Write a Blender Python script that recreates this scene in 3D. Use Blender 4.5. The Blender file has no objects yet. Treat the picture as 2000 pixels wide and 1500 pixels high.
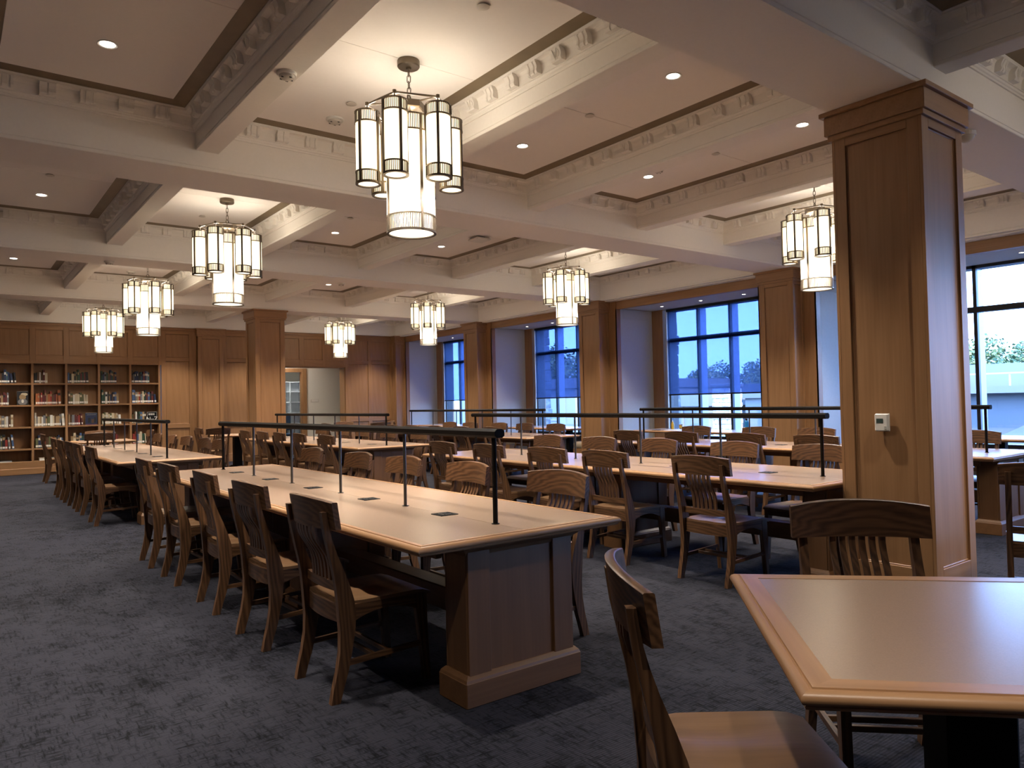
import bpy, math, random
from mathutils import Vector, Matrix
random.seed(7)
C = bpy.context.scene.collection
SC = bpy.context.scene
PI = math.pi

# ------------------------------------------------------------------ camera, light, exposure
def make_camera():
    F = 1446.86
    yaw, pitch, roll = math.radians(37.429), math.radians(1.359), math.radians(-1.238)
    sy, cy = math.sin(yaw), math.cos(yaw)
    f = Vector((sy * math.cos(pitch), cy * math.cos(pitch), math.sin(pitch)))
    r = Vector((cy, -sy, 0)); d = -(r.cross(f))
    c, s = math.cos(roll), math.sin(roll)
    r2 = r * c - d * s; d2 = r * s + d * c
    cam = bpy.data.cameras.new('camera'); ob = bpy.data.objects.new('camera', cam); C.objects.link(ob)
    cam.sensor_width = 36.0; cam.sensor_fit = 'HORIZONTAL'; cam.lens = F * 36.0 / 2000.0
    cam.clip_start = 0.05; cam.clip_end = 400
    up = -d2; back = -f
    ob.matrix_world = Matrix(((r2.x, up.x, back.x, 0), (r2.y, up.y, back.y, 0), (r2.z, up.z, back.z, 1.3703), (0, 0, 0, 1)))
    SC.camera = ob
make_camera()
SC.view_settings.view_transform = 'Standard'
SC.view_settings.look = 'None'
SC.view_settings.exposure = 2.2
SC.view_settings.gamma = 1.0
SC.view_settings.use_curve_mapping = False
SC.cycles.max_bounces = 8
SC.cycles.diffuse_bounces = 4
SC.cycles.glossy_bounces = 3
SC.cycles.transparent_max_bounces = 12
SC.cycles.sample_clamp_indirect = 6.0
SC.cycles.caustics_reflective = False
SC.cycles.caustics_refractive = False

SKY_TOP = (0.30, 0.62, 1.50)
SKY_LOW = (0.40, 0.70, 1.36)
SKY_STRENGTH = 3.2
CHANDELIER_SIDE = 0.62      # emission of the small opal shades
CHANDELIER_BIG = 0.55
BULB_UP_W = 0.50             # bulb at the open top of each shade
BULB_DOWN_W = 9.0           # bulb over the bottom lens of each small shade
BULB_BIG_W = 36.0           # bulbs over the bottom lens of the large shade
DOWNLIGHT_W = 72.0

def make_world():
    w = bpy.data.worlds.new('sky'); SC.world = w; w.use_nodes = True
    nt = w.node_tree; nt.nodes.clear()
    out = nt.nodes.new('ShaderNodeOutputWorld'); bg = nt.nodes.new('ShaderNodeBackground')
    tc = nt.nodes.new('ShaderNodeTexCoord'); sep = nt.nodes.new('ShaderNodeSeparateXYZ')
    ramp = nt.nodes.new('ShaderNodeValToRGB')
    e = ramp.color_ramp.elements
    e[0].position = 0.0; e[0].color = SKY_LOW + (1,)
    e[1].position = 0.45; e[1].color = SKY_TOP + (1,)
    nt.links.new(tc.outputs['Generated'], sep.inputs[0]); nt.links.new(sep.outputs['Z'], ramp.inputs[0])
    nt.links.new(ramp.outputs[0], bg.inputs[0]); bg.inputs[1].default_value = SKY_STRENGTH
    nt.links.new(bg.outputs[0], out.inputs[0])
make_world()
sun = bpy.data.lights.new('sun', 'SUN'); sun.energy = 3.0; sun.angle = 0.01; sun.color = (1, 0.93, 0.82)
so = bpy.data.objects.new('sun', sun); C.objects.link(so); so.location = (-20, -10, 30)
so.rotation_euler = Vector((0.22, 0.75, -0.55)).to_track_quat('-Z', 'Y').to_euler()

# ------------------------------------------------------------------ materials
MATS = {}
def nmat(name):
    m = bpy.data.materials.new(name); m.use_nodes = True; nt = m.node_tree
    b = nt.nodes['Principled BSDF']; MATS[name] = m
    return m, nt, b
def plain(name, col, rough=0.6, metal=0.0, emit=None, es=0.0, spec=0.5):
    m, nt, b = nmat(name)
    b.inputs['Base Color'].default_value = (*col, 1); b.inputs['Roughness'].default_value = rough
    b.inputs['Metallic'].default_value = metal; b.inputs['Specular IOR Level'].default_value = spec
    if emit:
        b.inputs['Emission Color'].default_value = (*emit, 1); b.inputs['Emission Strength'].default_value = es
    return m
def wood(name, dark, light, axis, rough=0.42, lines=9.0, dist=5.0, contrast=1.0, bump=0.05, fine=70.0, nmix=0.5, dscale=1.3):
    """oak: growth lines from a distorted wave, stretched along the grain axis, plus fine pores"""
    m, nt, b = nmat(name); N = nt.nodes.new; L = nt.links.new
    tc = N('ShaderNodeTexCoord'); oi = N('ShaderNodeObjectInfo')
    mul = N('ShaderNodeVectorMath'); mul.operation = 'MULTIPLY'; mul.inputs[1].default_value = (13.7, 7.3, 5.1)
    comb = N('ShaderNodeCombineXYZ')
    for k in range(3): L(oi.outputs['Random'], comb.inputs[k])
    L(comb.outputs[0], mul.inputs[0])
    add = N('ShaderNodeVectorMath'); L(tc.outputs['Object'], add.inputs[0]); L(mul.outputs[0], add.inputs[1])
    mp = N('ShaderNodeMapping'); L(add.outputs[0], mp.inputs[0])
    sc = [1.0, 1.0, 1.0]; sc[axis] = 0.10; mp.inputs['Scale'].default_value = sc
    wv = N('ShaderNodeTexWave'); wv.wave_type = 'BANDS'; wv.bands_direction = 'DIAGONAL'
    wv.inputs['Scale'].default_value = lines; wv.inputs['Distortion'].default_value = dist
    wv.inputs['Detail'].default_value = 2.0; wv.inputs['Detail Scale'].default_value = dscale
    L(mp.outputs[0], wv.inputs[0])
    n1 = N('ShaderNodeTexNoise'); n1.inputs['Scale'].default_value = fine; n1.inputs['Detail'].default_value = 3
    mp2 = N('ShaderNodeMapping'); L(add.outputs[0], mp2.inputs[0]); s2 = [1.0, 1.0, 1.0]; s2[axis] = 0.03
    mp2.inputs['Scale'].default_value = s2; L(mp2.outputs[0], n1.inputs[0])
    n2 = N('ShaderNodeTexNoise'); n2.inputs['Scale'].default_value = 1.7; L(mp.outputs[0], n2.inputs[0])
    mx = N('ShaderNodeMix'); mx.data_type = 'FLOAT'; mx.inputs[0].default_value = nmix
    L(wv.outputs['Fac'], mx.inputs[2]); L(n1.outputs['Fac'], mx.inputs[3])
    mx2 = N('ShaderNodeMix'); mx2.data_type = 'FLOAT'; mx2.inputs[0].default_value = 0.3
    L(mx.outputs[0], mx2.inputs[2]); L(n2.outputs['Fac'], mx2.inputs[3])
    rp = N('ShaderNodeValToRGB'); e = rp.color_ramp.elements
    lo = 0.5 - 0.26 / contrast; hi = 0.5 + 0.26 / contrast
    e[0].position = max(lo, 0); e[1].position = min(hi, 1)
    e[0].color = (*dark, 1); e[1].color = (*light, 1)
    L(mx2.outputs[0], rp.inputs[0]); L(rp.outputs[0], b.inputs['Base Color'])
    b.inputs['Roughness'].default_value = rough
    bp = N('ShaderNodeBump'); bp.inputs['Strength'].default_value = bump; bp.inputs['Distance'].default_value = 0.004
    L(mx.outputs[0], bp.inputs['Height']); L(bp.outputs[0], b.inputs['Normal'])
    return m
AX = 'xyz'
for a in range(3):
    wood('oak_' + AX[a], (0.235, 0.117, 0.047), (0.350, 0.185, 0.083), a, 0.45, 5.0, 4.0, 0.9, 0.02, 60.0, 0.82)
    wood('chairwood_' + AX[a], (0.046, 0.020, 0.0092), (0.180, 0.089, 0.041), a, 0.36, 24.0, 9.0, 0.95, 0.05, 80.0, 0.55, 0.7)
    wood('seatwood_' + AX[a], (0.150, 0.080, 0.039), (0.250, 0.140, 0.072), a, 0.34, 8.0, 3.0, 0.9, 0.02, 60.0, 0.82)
    wood('edgewood_' + AX[a], (0.300, 0.155, 0.072), (0.450, 0.250, 0.125), a, 0.36, 9.0, 4.0, 0.9, 0.03, 70.0, 0.7)
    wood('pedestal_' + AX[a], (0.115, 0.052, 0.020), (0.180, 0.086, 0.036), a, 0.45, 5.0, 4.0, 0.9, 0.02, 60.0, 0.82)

def carpet():
    m, nt, b = nmat('carpet'); N = nt.nodes.new; L = nt.links.new
    tc = N('ShaderNodeTexCoord')
    def streak(sx, sy, scale, off):
        mp = N('ShaderNodeMapping'); mp.inputs['Scale'].default_value = (sx, sy, 1); mp.inputs['Location'].default_value = (off, off * 2, 0)
        L(tc.outputs['Object'], mp.inputs[0])
        n = N('ShaderNodeTexNoise'); n.inputs['Scale'].default_value = scale; n.inputs['Detail'].default_value = 4; n.inputs['Roughness'].default_value = 0.65
        L(mp.outputs[0], n.inputs[0]); return n.outputs['Fac']
    a = streak(1, 6, 11, 0.0); c = streak(6, 1, 11, 3.0); big = streak(1, 1, 1.1, 8.0); med = streak(1.6, 1, 5.0, 5.0)
    mn = N('ShaderNodeMath'); mn.operation = 'MINIMUM'; L(a, mn.inputs[0]); L(c, mn.inputs[1])
    ad = N('ShaderNodeMath'); ad.operation = 'MULTIPLY_ADD'; L(med, ad.inputs[0]); ad.inputs[1].default_value = 0.45; L(mn.outputs[0], ad.inputs[2])
    ad2 = N('ShaderNodeMath'); ad2.operation = 'MULTIPLY_ADD'; L(big, ad2.inputs[0]); ad2.inputs[1].default_value = 0.35; L(ad.outputs[0], ad2.inputs[2])
    rp = N('ShaderNodeValToRGB'); e = rp.color_ramp.elements
    e[0].position = 0.725; e[0].color = (0.0042, 0.0044, 0.0065, 1); e[1].position = 0.90; e[1].color = (0.032, 0.032, 0.044, 1)
    e.new(0.79).color = (0.0145, 0.015, 0.0215, 1)
    L(ad2.outputs[0], rp.inputs[0])
    wv = N('ShaderNodeTexWave'); wv.wave_type = 'BANDS'; wv.bands_direction = 'Y'; wv.inputs['Scale'].default_value = 24; wv.inputs['Distortion'].default_value = 0.6
    L(tc.outputs['Object'], wv.inputs[0])
    mx = N('ShaderNodeMix'); mx.data_type = 'RGBA'; mx.blend_type = 'MULTIPLY'; mx.inputs[0].default_value = 0.45
    L(rp.outputs[0], mx.inputs[6]); L(wv.outputs['Color'], mx.inputs[7]); L(mx.outputs[2], b.inputs['Base Color'])
    b.inputs['Roughness'].default_value = 0.95; b.inputs['Specular IOR Level'].default_value = 0.15
    bp = N('ShaderNodeBump'); bp.inputs['Strength'].default_value = 0.5; bp.inputs['Distance'].default_value = 0.006
    L(ad2.outputs[0], bp.inputs['Height']); L(bp.outputs[0], b.inputs['Normal'])
carpet()

def mottled(name, c1, c2, scale, rough, bump=0.0, spec=0.5):
    m, nt, b = nmat(name); N = nt.nodes.new; L = nt.links.new
    tc = N('ShaderNodeTexCoord'); n = N('ShaderNodeTexNoise'); n.inputs['Scale'].default_value = scale; n.inputs['Detail'].default_value = 5
    L(tc.outputs['Object'], n.inputs[0]); rp = N('ShaderNodeValToRGB'); e = rp.color_ramp.elements
    e[0].position = 0.35; e[1].position = 0.65; e[0].color = (*c1, 1); e[1].color = (*c2, 1)
    L(n.outputs['Fac'], rp.inputs[0]); L(rp.outputs[0], b.inputs['Base Color']); b.inputs['Roughness'].default_value = rough
    b.inputs['Specular IOR Level'].default_value = spec
    if bump:
        bp = N('ShaderNodeBump'); bp.inputs['Strength'].default_value = bump; bp.inputs['Distance'].default_value = 0.01
        L(n.outputs['Fac'], bp.inputs['Height']); L(bp.outputs[0], b.inputs['Normal'])
    return m
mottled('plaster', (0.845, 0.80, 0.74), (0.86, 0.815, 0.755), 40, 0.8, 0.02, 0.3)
mottled('panelpaint', (0.87, 0.82, 0.775), (0.88, 0.83, 0.785), 40, 0.85, 0.02, 0.3)
mottled('bronze', (0.165, 0.118, 0.066), (0.215, 0.155, 0.088), 3, 0.45, 0.0)
mottled('laminate', (0.315, 0.217, 0.156), (0.340, 0.235, 0.170), 260, 0.27, 0.0)
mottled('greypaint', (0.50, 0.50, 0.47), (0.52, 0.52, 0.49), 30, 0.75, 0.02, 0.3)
mottled('whitewall', (0.72, 0.69, 0.62), (0.74, 0.71, 0.64), 30, 0.8, 0.02, 0.3)
plain('fixture', (0.16, 0.125, 0.09), 0.36, 0.85)
plain('fixture_dark', (0.13, 0.10, 0.075), 0.42, 0.7)
plain('railmetal', (0.012, 0.010, 0.009), 0.6, 0.0, spec=0.06)
plain('postmetal', (0.10, 0.095, 0.09), 0.35, 0.8)
plain('white_plastic', (0.72, 0.69, 0.64), 0.45)
plain('cover_plastic', (0.58, 0.53, 0.47), 0.5)
plain('dark_plastic', (0.014, 0.014, 0.015), 0.7, spec=0.06)
plain('lcd', (0.05, 0.075, 0.07), 0.25)
plain('windowframe', (0.016, 0.018, 0.022), 0.45, 0.3)
plain('alu', (0.40, 0.44, 0.50), 0.45, 0.4)
plain('cushion', (0.36, 0.29, 0.21), 0.75)
plain('concrete', (0.12, 0.125, 0.13), 0.9)
plain('concrete_white', (0.17, 0.168, 0.163), 0.9)
plain('asphalt', (0.038, 0.042, 0.05), 0.95)
plain('darkglass', (0.05, 0.07, 0.10), 0.1)
plain('paper', (0.78, 0.76, 0.70), 0.7)
plain('blueplastic', (0.02, 0.25, 0.60), 0.3)
plain('mustard', (0.65, 0.42, 0.06), 0.4)
plain('shelfwhite', (0.70, 0.74, 0.78), 0.6)
plain('chairblue', (0.03, 0.07, 0.16), 0.7)
mottled('stone', (0.30, 0.31, 0.32), (0.75, 0.74, 0.70), 6, 0.95, 0.4)
mottled('stone_dark', (0.10, 0.11, 0.13), (0.28, 0.29, 0.30), 9, 0.95, 0.4)
def leafmat(name, c1, c2):
    m, nt, b = nmat(name); N = nt.nodes.new; L = nt.links.new
    oi = N('ShaderNodeTexCoord'); n = N('ShaderNodeTexNoise'); n.inputs['Scale'].default_value = 0.8; n.inputs['Detail'].default_value = 6
    L(oi.outputs['Object'], n.inputs[0]); rp = N('ShaderNodeValToRGB'); e = rp.color_ramp.elements
    e[0].position = 0.38; e[1].position = 0.62; e[0].color = (*c1, 1); e[1].color = (*c2, 1)
    L(n.outputs['Fac'], rp.inputs[0]); L(rp.outputs[0], b.inputs['Base Color']); b.inputs['Roughness'].default_value = 0.8
leafmat('leaf_green', (0.035, 0.075, 0.03), (0.13, 0.17, 0.06))
leafmat('leaf_yellow', (0.09, 0.13, 0.035), (0.22, 0.22, 0.08))
leafmat('leaf_red', (0.20, 0.06, 0.035), (0.30, 0.13, 0.07))
plain('bark', (0.09, 0.065, 0.05), 0.9)

def opal(name, col, strength, zmid, zspan):
    """opal glass, lit from a lamp at mid height"""
    m, nt, b = nmat(name); N = nt.nodes.new; L = nt.links.new
    b.inputs['Base Color'].default_value = (0.85, 0.80, 0.72, 1); b.inputs['Roughness'].default_value = 0.35
    tc = N('ShaderNodeTexCoord'); sep = N('ShaderNodeSeparateXYZ'); L(tc.outputs['Object'], sep.inputs[0])
    sub = N('ShaderNodeMath'); sub.operation = 'SUBTRACT'; L(sep.outputs['Z'], sub.inputs[0]); sub.inputs[1].default_value = zmid
    dv = N('ShaderNodeMath'); dv.operation = 'DIVIDE'; L(sub.outputs[0], dv.inputs[0]); dv.inputs[1].default_value = zspan
    ab = N('ShaderNodeMath'); ab.operation = 'ABSOLUTE'; L(dv.outputs[0], ab.inputs[0])
    rp = N('ShaderNodeValToRGB'); e = rp.color_ramp.elements
    e[0].position = 0.0; e[0].color = (1.0, 0.83, 0.54, 1); e[1].position = 1.0; e[1].color = (0.66, 0.53, 0.33, 1)
    L(ab.outputs[0], rp.inputs[0]); L(rp.outputs[0], b.inputs['Emission Color']); b.inputs['Emission Strength'].default_value = strength
opal('opal_small', (1, 0.85, 0.65), CHANDELIER_SIDE, -0.70, 0.20)
opal('opal_big', (1, 0.85, 0.65), CHANDELIER_BIG, -0.95, 0.7)
plain('lens', (0.9, 0.85, 0.8), 0.4, 0, (1.0, 0.88, 0.66), 0.36)
plain('downlens', (0.9, 0.9, 0.9), 0.4, 0, (1.0, 0.90, 0.76), 6.0)
plain('added_light_glow', (0.9, 0.9, 0.9), 0.4, 0, (1.0, 0.97, 0.90), 7.0)  # glow of the added lobby and office lights

def glass():
    m = bpy.data.materials.new('pane_glass'); m.use_nodes = True; nt = m.node_tree; nt.nodes.clear(); N = nt.nodes.new; L = nt.links.new
    out = N('ShaderNodeOutputMaterial'); t = N('ShaderNodeBsdfTransparent'); g = N('ShaderNodeBsdfGlossy'); g.inputs['Roughness'].default_value = 0.02
    t.inputs[0].default_value = (0.955, 0.97, 0.98, 1)
    mx = N('ShaderNodeMixShader'); mx.inputs[0].default_value = 0.04
    L(t.outputs[0], mx.inputs[1]); L(g.outputs[0], mx.inputs[2]); L(mx.outputs[0], out.inputs[0]); MATS['pane_glass'] = m
    m = bpy.data.materials.new('shade_mesh'); m.use_nodes = True; nt = m.node_tree; nt.nodes.clear(); N = nt.nodes.new; L = nt.links.new
    out = N('ShaderNodeOutputMaterial'); t = N('ShaderNodeBsdfTransparent'); d = N('ShaderNodeBsdfTranslucent')
    t.inputs[0].default_value = (0.31, 0.36, 0.53, 1); d.inputs[0].default_value = (0.20, 0.23, 0.28, 1)
    mx = N('ShaderNodeMixShader'); mx.inputs[0].default_value = 0.18
    L(t.outputs[0], mx.inputs[1]); L(d.outputs[0], mx.inputs[2]); L(mx.outputs[0], out.inputs[0]); MATS['shade_mesh'] = m
glass()

# ------------------------------------------------------------------ mesh helpers
class G:
    """collects polygons for one mesh object"""
    def __init__(s): s.v = []; s.f = []; s.m = []; s.T = None
    def add(s, vs, fs, m=0):
        b = len(s.v)
        if s.T is not None: vs = [tuple(s.T @ Vector(v)) for v in vs]
        s.v += [tuple(v) for v in vs]; s.f += [tuple(b + i for i in f) for f in fs]; s.m += ([m] * len(fs) if isinstance(m, int) else m)
        return s
    def box(s, x0, y0, z0, x1, y1, z1, m=0):
        v = [(x, y, z) for z in (z0, z1) for y in (y0, y1) for x in (x0, x1)]
        return s.add(v, [(0, 2, 3, 1), (4, 5, 7, 6), (0, 1, 5, 4), (1, 3, 7, 5), (3, 2, 6, 7), (2, 0, 4, 6)], m)
    def cbox(s, x0, y0, z0, x1, y1, z1, c=0.004, m=0):
        def ring(z, i):
            a0, a1, b0, b1 = x0 + i, x1 - i, y0 + i, y1 - i
            return [(a0 + c, b0, z), (a1 - c, b0, z), (a1, b0 + c, z), (a1, b1 - c, z), (a1 - c, b1, z), (a0 + c, b1, z), (a0, b1 - c, z), (a0, b0 + c, z)]
        return s.loft([ring(z0, c), ring(z0 + c, 0), ring(z1 - c, 0), ring(z1, c)], m)
    def loft(s, rings, m=0, cap=True, closed=True):
        n = len(rings[0]); v = [p for r in rings for p in r]; f = []
        for k in range(len(rings) - 1):
            for i in range(n if closed else n - 1):
                j = (i + 1) % n; f.append((k * n + i, k * n + j, (k + 1) * n + j, (k + 1) * n + i))
        if cap:
            f.append(tuple(range(n - 1, -1, -1))); f.append(tuple((len(rings) - 1) * n + i for i in range(n)))
        return s.add(v, f, m)
    def cyl(s, x, y, z0, z1, r, n=16, r1=None, m=0, cap=True):
        r1 = r if r1 is None else r1
        return s.loft([[(x + q * math.cos(2 * PI * i / n), y + q * math.sin(2 * PI * i / n), z) for i in range(n)] for z, q in ((z0, r), (z1, r1))], m, cap)
    def lathe(s, prof, n=24, x=0, y=0, m=0, cap=False):
        return s.loft([[(x + r * math.cos(2 * PI * i / n), y + r * math.sin(2 * PI * i / n), z) for i in range(n)] for r, z in prof], m, cap)
    def tube(s, pts, r, n=8, m=0, closed=False):
        pts = [Vector(p) for p in pts]; rings = []; k = len(pts)
        for i, p in enumerate(pts):
            t = (pts[(i + 1) % k] - pts[i - 1]) if closed else (pts[min(i + 1, k - 1)] - pts[max(i - 1, 0)])
            t.normalize(); a = Vector((0, 0, 1)) if abs(t.z) < 0.9 else Vector((1, 0, 0))
            u = t.cross(a).normalized(); w = t.cross(u)
            rings.append([tuple(p + (u * math.cos(2 * PI * q / n) + w * math.sin(2 * PI * q / n)) * r) for q in range(n)])
        if closed: rings.append(rings[0])
        return s.loft(rings, m, not closed)
    def prism(s, poly, axis, a, b, m=0):
        """poly: 2-D points in the plane of the other two axes (in xyz order)"""
        def mk(p, t):
            return (t, p[0], p[1]) if axis == 0 else ((p[0], t, p[1]) if axis == 1 else (p[0], p[1], t))
        return s.loft([[mk(p, a) for p in poly], [mk(p, b) for p in poly]], m)
    def sphere(s, c, r, n=12, k=8, sc=(1, 1, 1), m=0):
        prof = [(math.sin(PI * i / k) * r, -math.cos(PI * i / k) * r) for i in range(1, k)]
        rings = [[(c[0] + q * math.cos(2 * PI * i / n) * sc[0], c[1] + q * math.sin(2 * PI * i / n) * sc[1], c[2] + z * sc[2]) for i in range(n)] for q, z in prof]
        return s.loft(rings, m)
    def mesh(s, name, mats, smooth=None):
        me = bpy.data.meshes.new(name); me.from_pydata(s.v, [], s.f)
        for k in (mats if isinstance(mats, (list, tuple)) else [mats]): me.materials.append(MATS[k])
        if any(s.m): me.polygons.foreach_set('material_index', s.m)
        if smooth is not None:
            me.polygons.foreach_set('use_smooth', [True] * len(s.f)); me.set_sharp_from_angle(angle=math.radians(smooth))
        me.update(); return me

def link(name, me, parent=None, loc=(0, 0, 0), rotz=0.0, label=None, cat=None, group=None, kind=None):
    o = bpy.data.objects.new(name, me); C.objects.link(o)
    if parent is not None: o.parent = parent
    o.location = loc; o.rotation_euler = (0, 0, rotz)
    props(o, label, cat, group, kind); return o
def props(o, label=None, cat=None, group=None, kind=None):
    for k, v in (('label', label), ('category', cat), ('group', group), ('kind', kind)):
        if v: o[k] = v
def part(name, g, mats, parent, smooth=None, **kw):
    return link(name, g.mesh(name, mats, smooth), parent, **kw)
def root(name, loc=(0, 0, 0), rotz=0.0, label=None, cat=None, group=None, kind=None):
    return link(name, None, None, loc, rotz, label, cat, group, kind)
KIDS = {}
def dup(src, loc, rotz=0.0, label=None, group=None):
    """copy a thing with its parts and sub-parts (mesh data shared)"""
    def cp(o, parent):
        c = o.copy(); C.objects.link(c); c.parent = parent
        for ch in KIDS[o.name]: cp(ch, c)
        return c
    if src.name not in KIDS:
        def walk(o):
            KIDS[o.name] = list(o.children)
            for ch in o.children: walk(ch)
        walk(src)
    r = cp(src, None); r.location = loc; r.rotation_euler = (0, 0, rotz)
    props(r, label, None, group); return r
def board(g, o, U, Nn, u0, u1, z0, z1, w0, w1, m=0, c=0.0):
    """box on a wall: u along the wall, z up, w out of the wall"""
    def P(u, z, w): return (o[0] + U[0] * u + Nn[0] * w, o[1] + U[1] * u + Nn[1] * w, z)
    fr = [P(u0, z0, w1 - c), P(u1, z0, w1 - c), P(u1, z1, w1 - c), P(u0, z1, w1 - c)]
    bk = [P(u0, z0, w0), P(u1, z0, w0), P(u1, z1, w0), P(u0, z1, w0)]
    flip = (U[0] * Nn[1] - U[1] * Nn[0]) > 0
    rings = [bk, fr]
    if c: rings.append([P(u0 + c, z0 + c, w1), P(u1 - c, z0 + c, w1), P(u1 - c, z1 - c, w1), P(u0 + c, z1 - c, w1)])
    if flip: rings = [r[::-1] for r in rings]
    return g.loft(rings, m)
ORD = 'first second third fourth fifth sixth seventh eighth ninth tenth eleventh twelfth thirteenth fourteenth fifteenth sixteenth seventeenth eighteenth nineteenth twentieth twenty-first twenty-second twenty-third twenty-fourth twenty-fifth twenty-sixth twenty-seventh twenty-eighth twenty-ninth thirtieth'.split()

# ------------------------------------------------------------------ measured layout
ZB, YF, PY, BW = 3.355, 2.125, 4.293, 0.605     # main beam soffit, first beam face, bay, beam width
XS, PX, SW = 1.75, 1.765, 0.1875                # secondary beams
ZS, ZC = 3.515, 3.817                           # secondary soffit, coffer panel
FAR = 19.43
XL, YB = -3.545, -6.16                          # left wall, back wall
XP, XH, XJ, XW = 10.43, 10.72, 11.765, 11.86    # pilaster face, pier/header face, jamb face, window plane
TX = [2.186, 5.224, 8.262]
TA, TB, PL = 3.016, 9.934, 0.9146
def beam_y(k): return YF + k * PY
def beam_c(k): return YF + k * PY + BW / 2

# ------------------------------------------------------------------ floor
fl = part('floor', G().box(XL - 0.1, YB - 0.1, -0.12, 11.95, FAR + 0.2, 0.0), 'carpet', None, label='dark blue grey carpet with a broken cross-hatched weave across the reading room', kind='structure')
part('floor', G().box(6.0, FAR + 0.2, -0.12, 11.5, 25.5, -0.001), 'carpet', None, label='carpet of the lobby and office beyond the doorway', kind='structure')

# ------------------------------------------------------------------ ceiling
ceil = root('ceiling', kind='structure', label='cream coffered ceiling of deep beams, bracketed cornices and bronze bands')
part('slab', G().box(XL - 0.2, YB - 0.3, 3.90, 12.45, 25.6, 4.25), 'plaster', ceil)
def beam_prof(hw, zb):
    b = 0.024
    return [(-hw, 3.90), (-hw, zb + b + 0.008), (-hw + 0.006, zb + b + 0.006), (-hw + 0.006, zb + b), (-hw, zb + b - 0.002), (-hw, zb + 0.004), (-hw + 0.004, zb),
            (hw - 0.004, zb), (hw, zb + 0.004), (hw, zb + b - 0.002), (hw - 0.006, zb + b), (hw - 0.006, zb + b + 0.006), (hw, zb + b + 0.008), (hw, 3.90)]
for k in range(-2, 5):
    g = G(); yc = beam_c(k); g.prism([(yc + y, z) for y, z in beam_prof(BW / 2, ZB)], 0, XL, 11.75)
    part('main_beam', g, 'plaster', ceil)
for k in range(-2, 4):
    for i in range(-3, 5):
        g = G(); xc = XS + i * PX
        g.prism([(xc + x, z) for x, z in beam_prof(SW / 2, ZS)][::-1], 1, beam_y(k) + BW - 0.003, beam_y(k + 1) + 0.003)
        part('secondary_beam', g, 'plaster', ceil)
    g = G(); xc = XS + 5 * PX
    g.prism([(x, z) for x, z in [(xc - SW / 2, 3.9), (xc - SW / 2, ZB + .032), (xc - SW / 2 + .006, ZB + .03), (xc - SW / 2 + .006, ZB + .024), (xc - SW / 2, ZB + .022), (xc - SW / 2, ZB), (11.75, ZB), (11.75, 3.9)]][::-1], 1, beam_y(k) + BW - 0.003, beam_y(k + 1) + 0.003)
    part('wall_beam', g, 'plaster', ceil)
HX, HY = PX / 2 - SW / 2, PY / 2 - BW / 2       # coffer half sizes
CORN = [(0.0, 3.662), (0.012, 3.662), (0.014, 3.676), (0.022, 3.682), (0.026, 3.696), (0.034, 3.698), (0.034, 3.706), (0.036, 3.735), (0.042, 3.768), (0.056, 3.786), (0.070, 3.790),
        (0.098, 3.792), (0.100, 3.800), (0.106, 3.806), (0.106, 3.826), (0.0, 3.826)]
def frame_loft(prof, hx, hy, m=(0, 0, 0, 0)):
    g = G(); n = len(prof)
    cs = [[(sx * (hx - u), sy * (hy - u), z) for u, z in prof] for sx, sy in ((-1, -1), (1, -1), (1, 1), (-1, 1))]
    for q in range(4):
        a, b = cs[q], cs[(q + 1) % 4]
        g.add(a + b, [(i, n + i, n + (i + 1) % n, (i + 1) % n) for i in range(n)], m[q])
    return g
corn_me = frame_loft(CORN, HX, HY).mesh('cornice', 'plaster')
band_me = frame_loft([(0.100, 3.823), (0.100, 3.819), (0.104, 3.812), (0.224, 3.823), (0.224, 3.829)], HX, HY).mesh('bronze_band', 'bronze')
pan_me = G().cbox(-HX + 0.218, -HY + 0.218, ZC, HX - 0.218, -0.002, ZC + 0.018, 0.002).mesh('coffer_panel', 'panelpaint')
pan_me2 = G().cbox(-HX + 0.218, 0.002, ZC, HX - 0.218, HY - 0.218, ZC + 0.018, 0.002).mesh('coffer_panel', 'panelpaint')
# scrolled brackets: x across, u = out from the beam face
BPROF = [(0.034, 3.704), (0.074, 3.704), (0.082, 3.711), (0.085, 3.724), (0.082, 3.738), (0.082, 3.752), (0.087, 3.766), (0.095, 3.778), (0.099, 3.786), (0.098, 3.793), (0.034, 3.793)]
def bracket(kind):
    g = G()
    def ring(x, dep): return [(x, max(u - (dep if 1 <= i <= 8 else 0), 0.034), z) for i, (u, z) in enumerate(BPROF)]
    if kind == 0: st = [(-.052, 0), (-.034, 0), (-.030, .009), (-.020, .009), (-.016, 0), (.016, 0), (.020, .009), (.030, .009), (.034, 0), (.052, 0)]
    elif kind == 1: st = [(-.052, 0), (-.006, 0), (-.003, .010), (.003, .010), (.006, 0), (.052, 0)]
    else: st = [(-.052, 0), (.052, 0)]
    g.loft([ring(x, d) for x, d in st][::-1])
    if kind == 2:      # a raised arc and a V
        def strip(pts):
            for (x0, z0), (x1, z1) in zip(pts, pts[1:]):
                def uf(z): return 0.083 + max(0, (z - 3.752) * 0.45)
                w = 0.002; v = []
                for x, z in ((x0, z0), (x1, z1)):
                    for dx, du in ((-w, -.004), (w, -.004), (w, .003), (-w, .003)): v.append((x + dx, uf(z) + du, z))
                g.add(v, [(0, 1, 5, 4), (1, 2, 6, 5), (2, 3, 7, 6), (3, 0, 4, 7)])
        strip([(-.034 + .014 * (q / 3 - 1) ** 2, 3.712 + .012 * q) for q in range(7)])
        strip([(-.016, 3.784), (.004, 3.712)]); strip([(.004, 3.712), (.026, 3.784)])
    g.box(-.055, .034, 3.786, .055, .101, 3.794)
    return g
brk_me = [bracket(k).mesh('bracket', 'plaster') for k in range(3)]
PAT = [0, 1, 0, 2]
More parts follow.
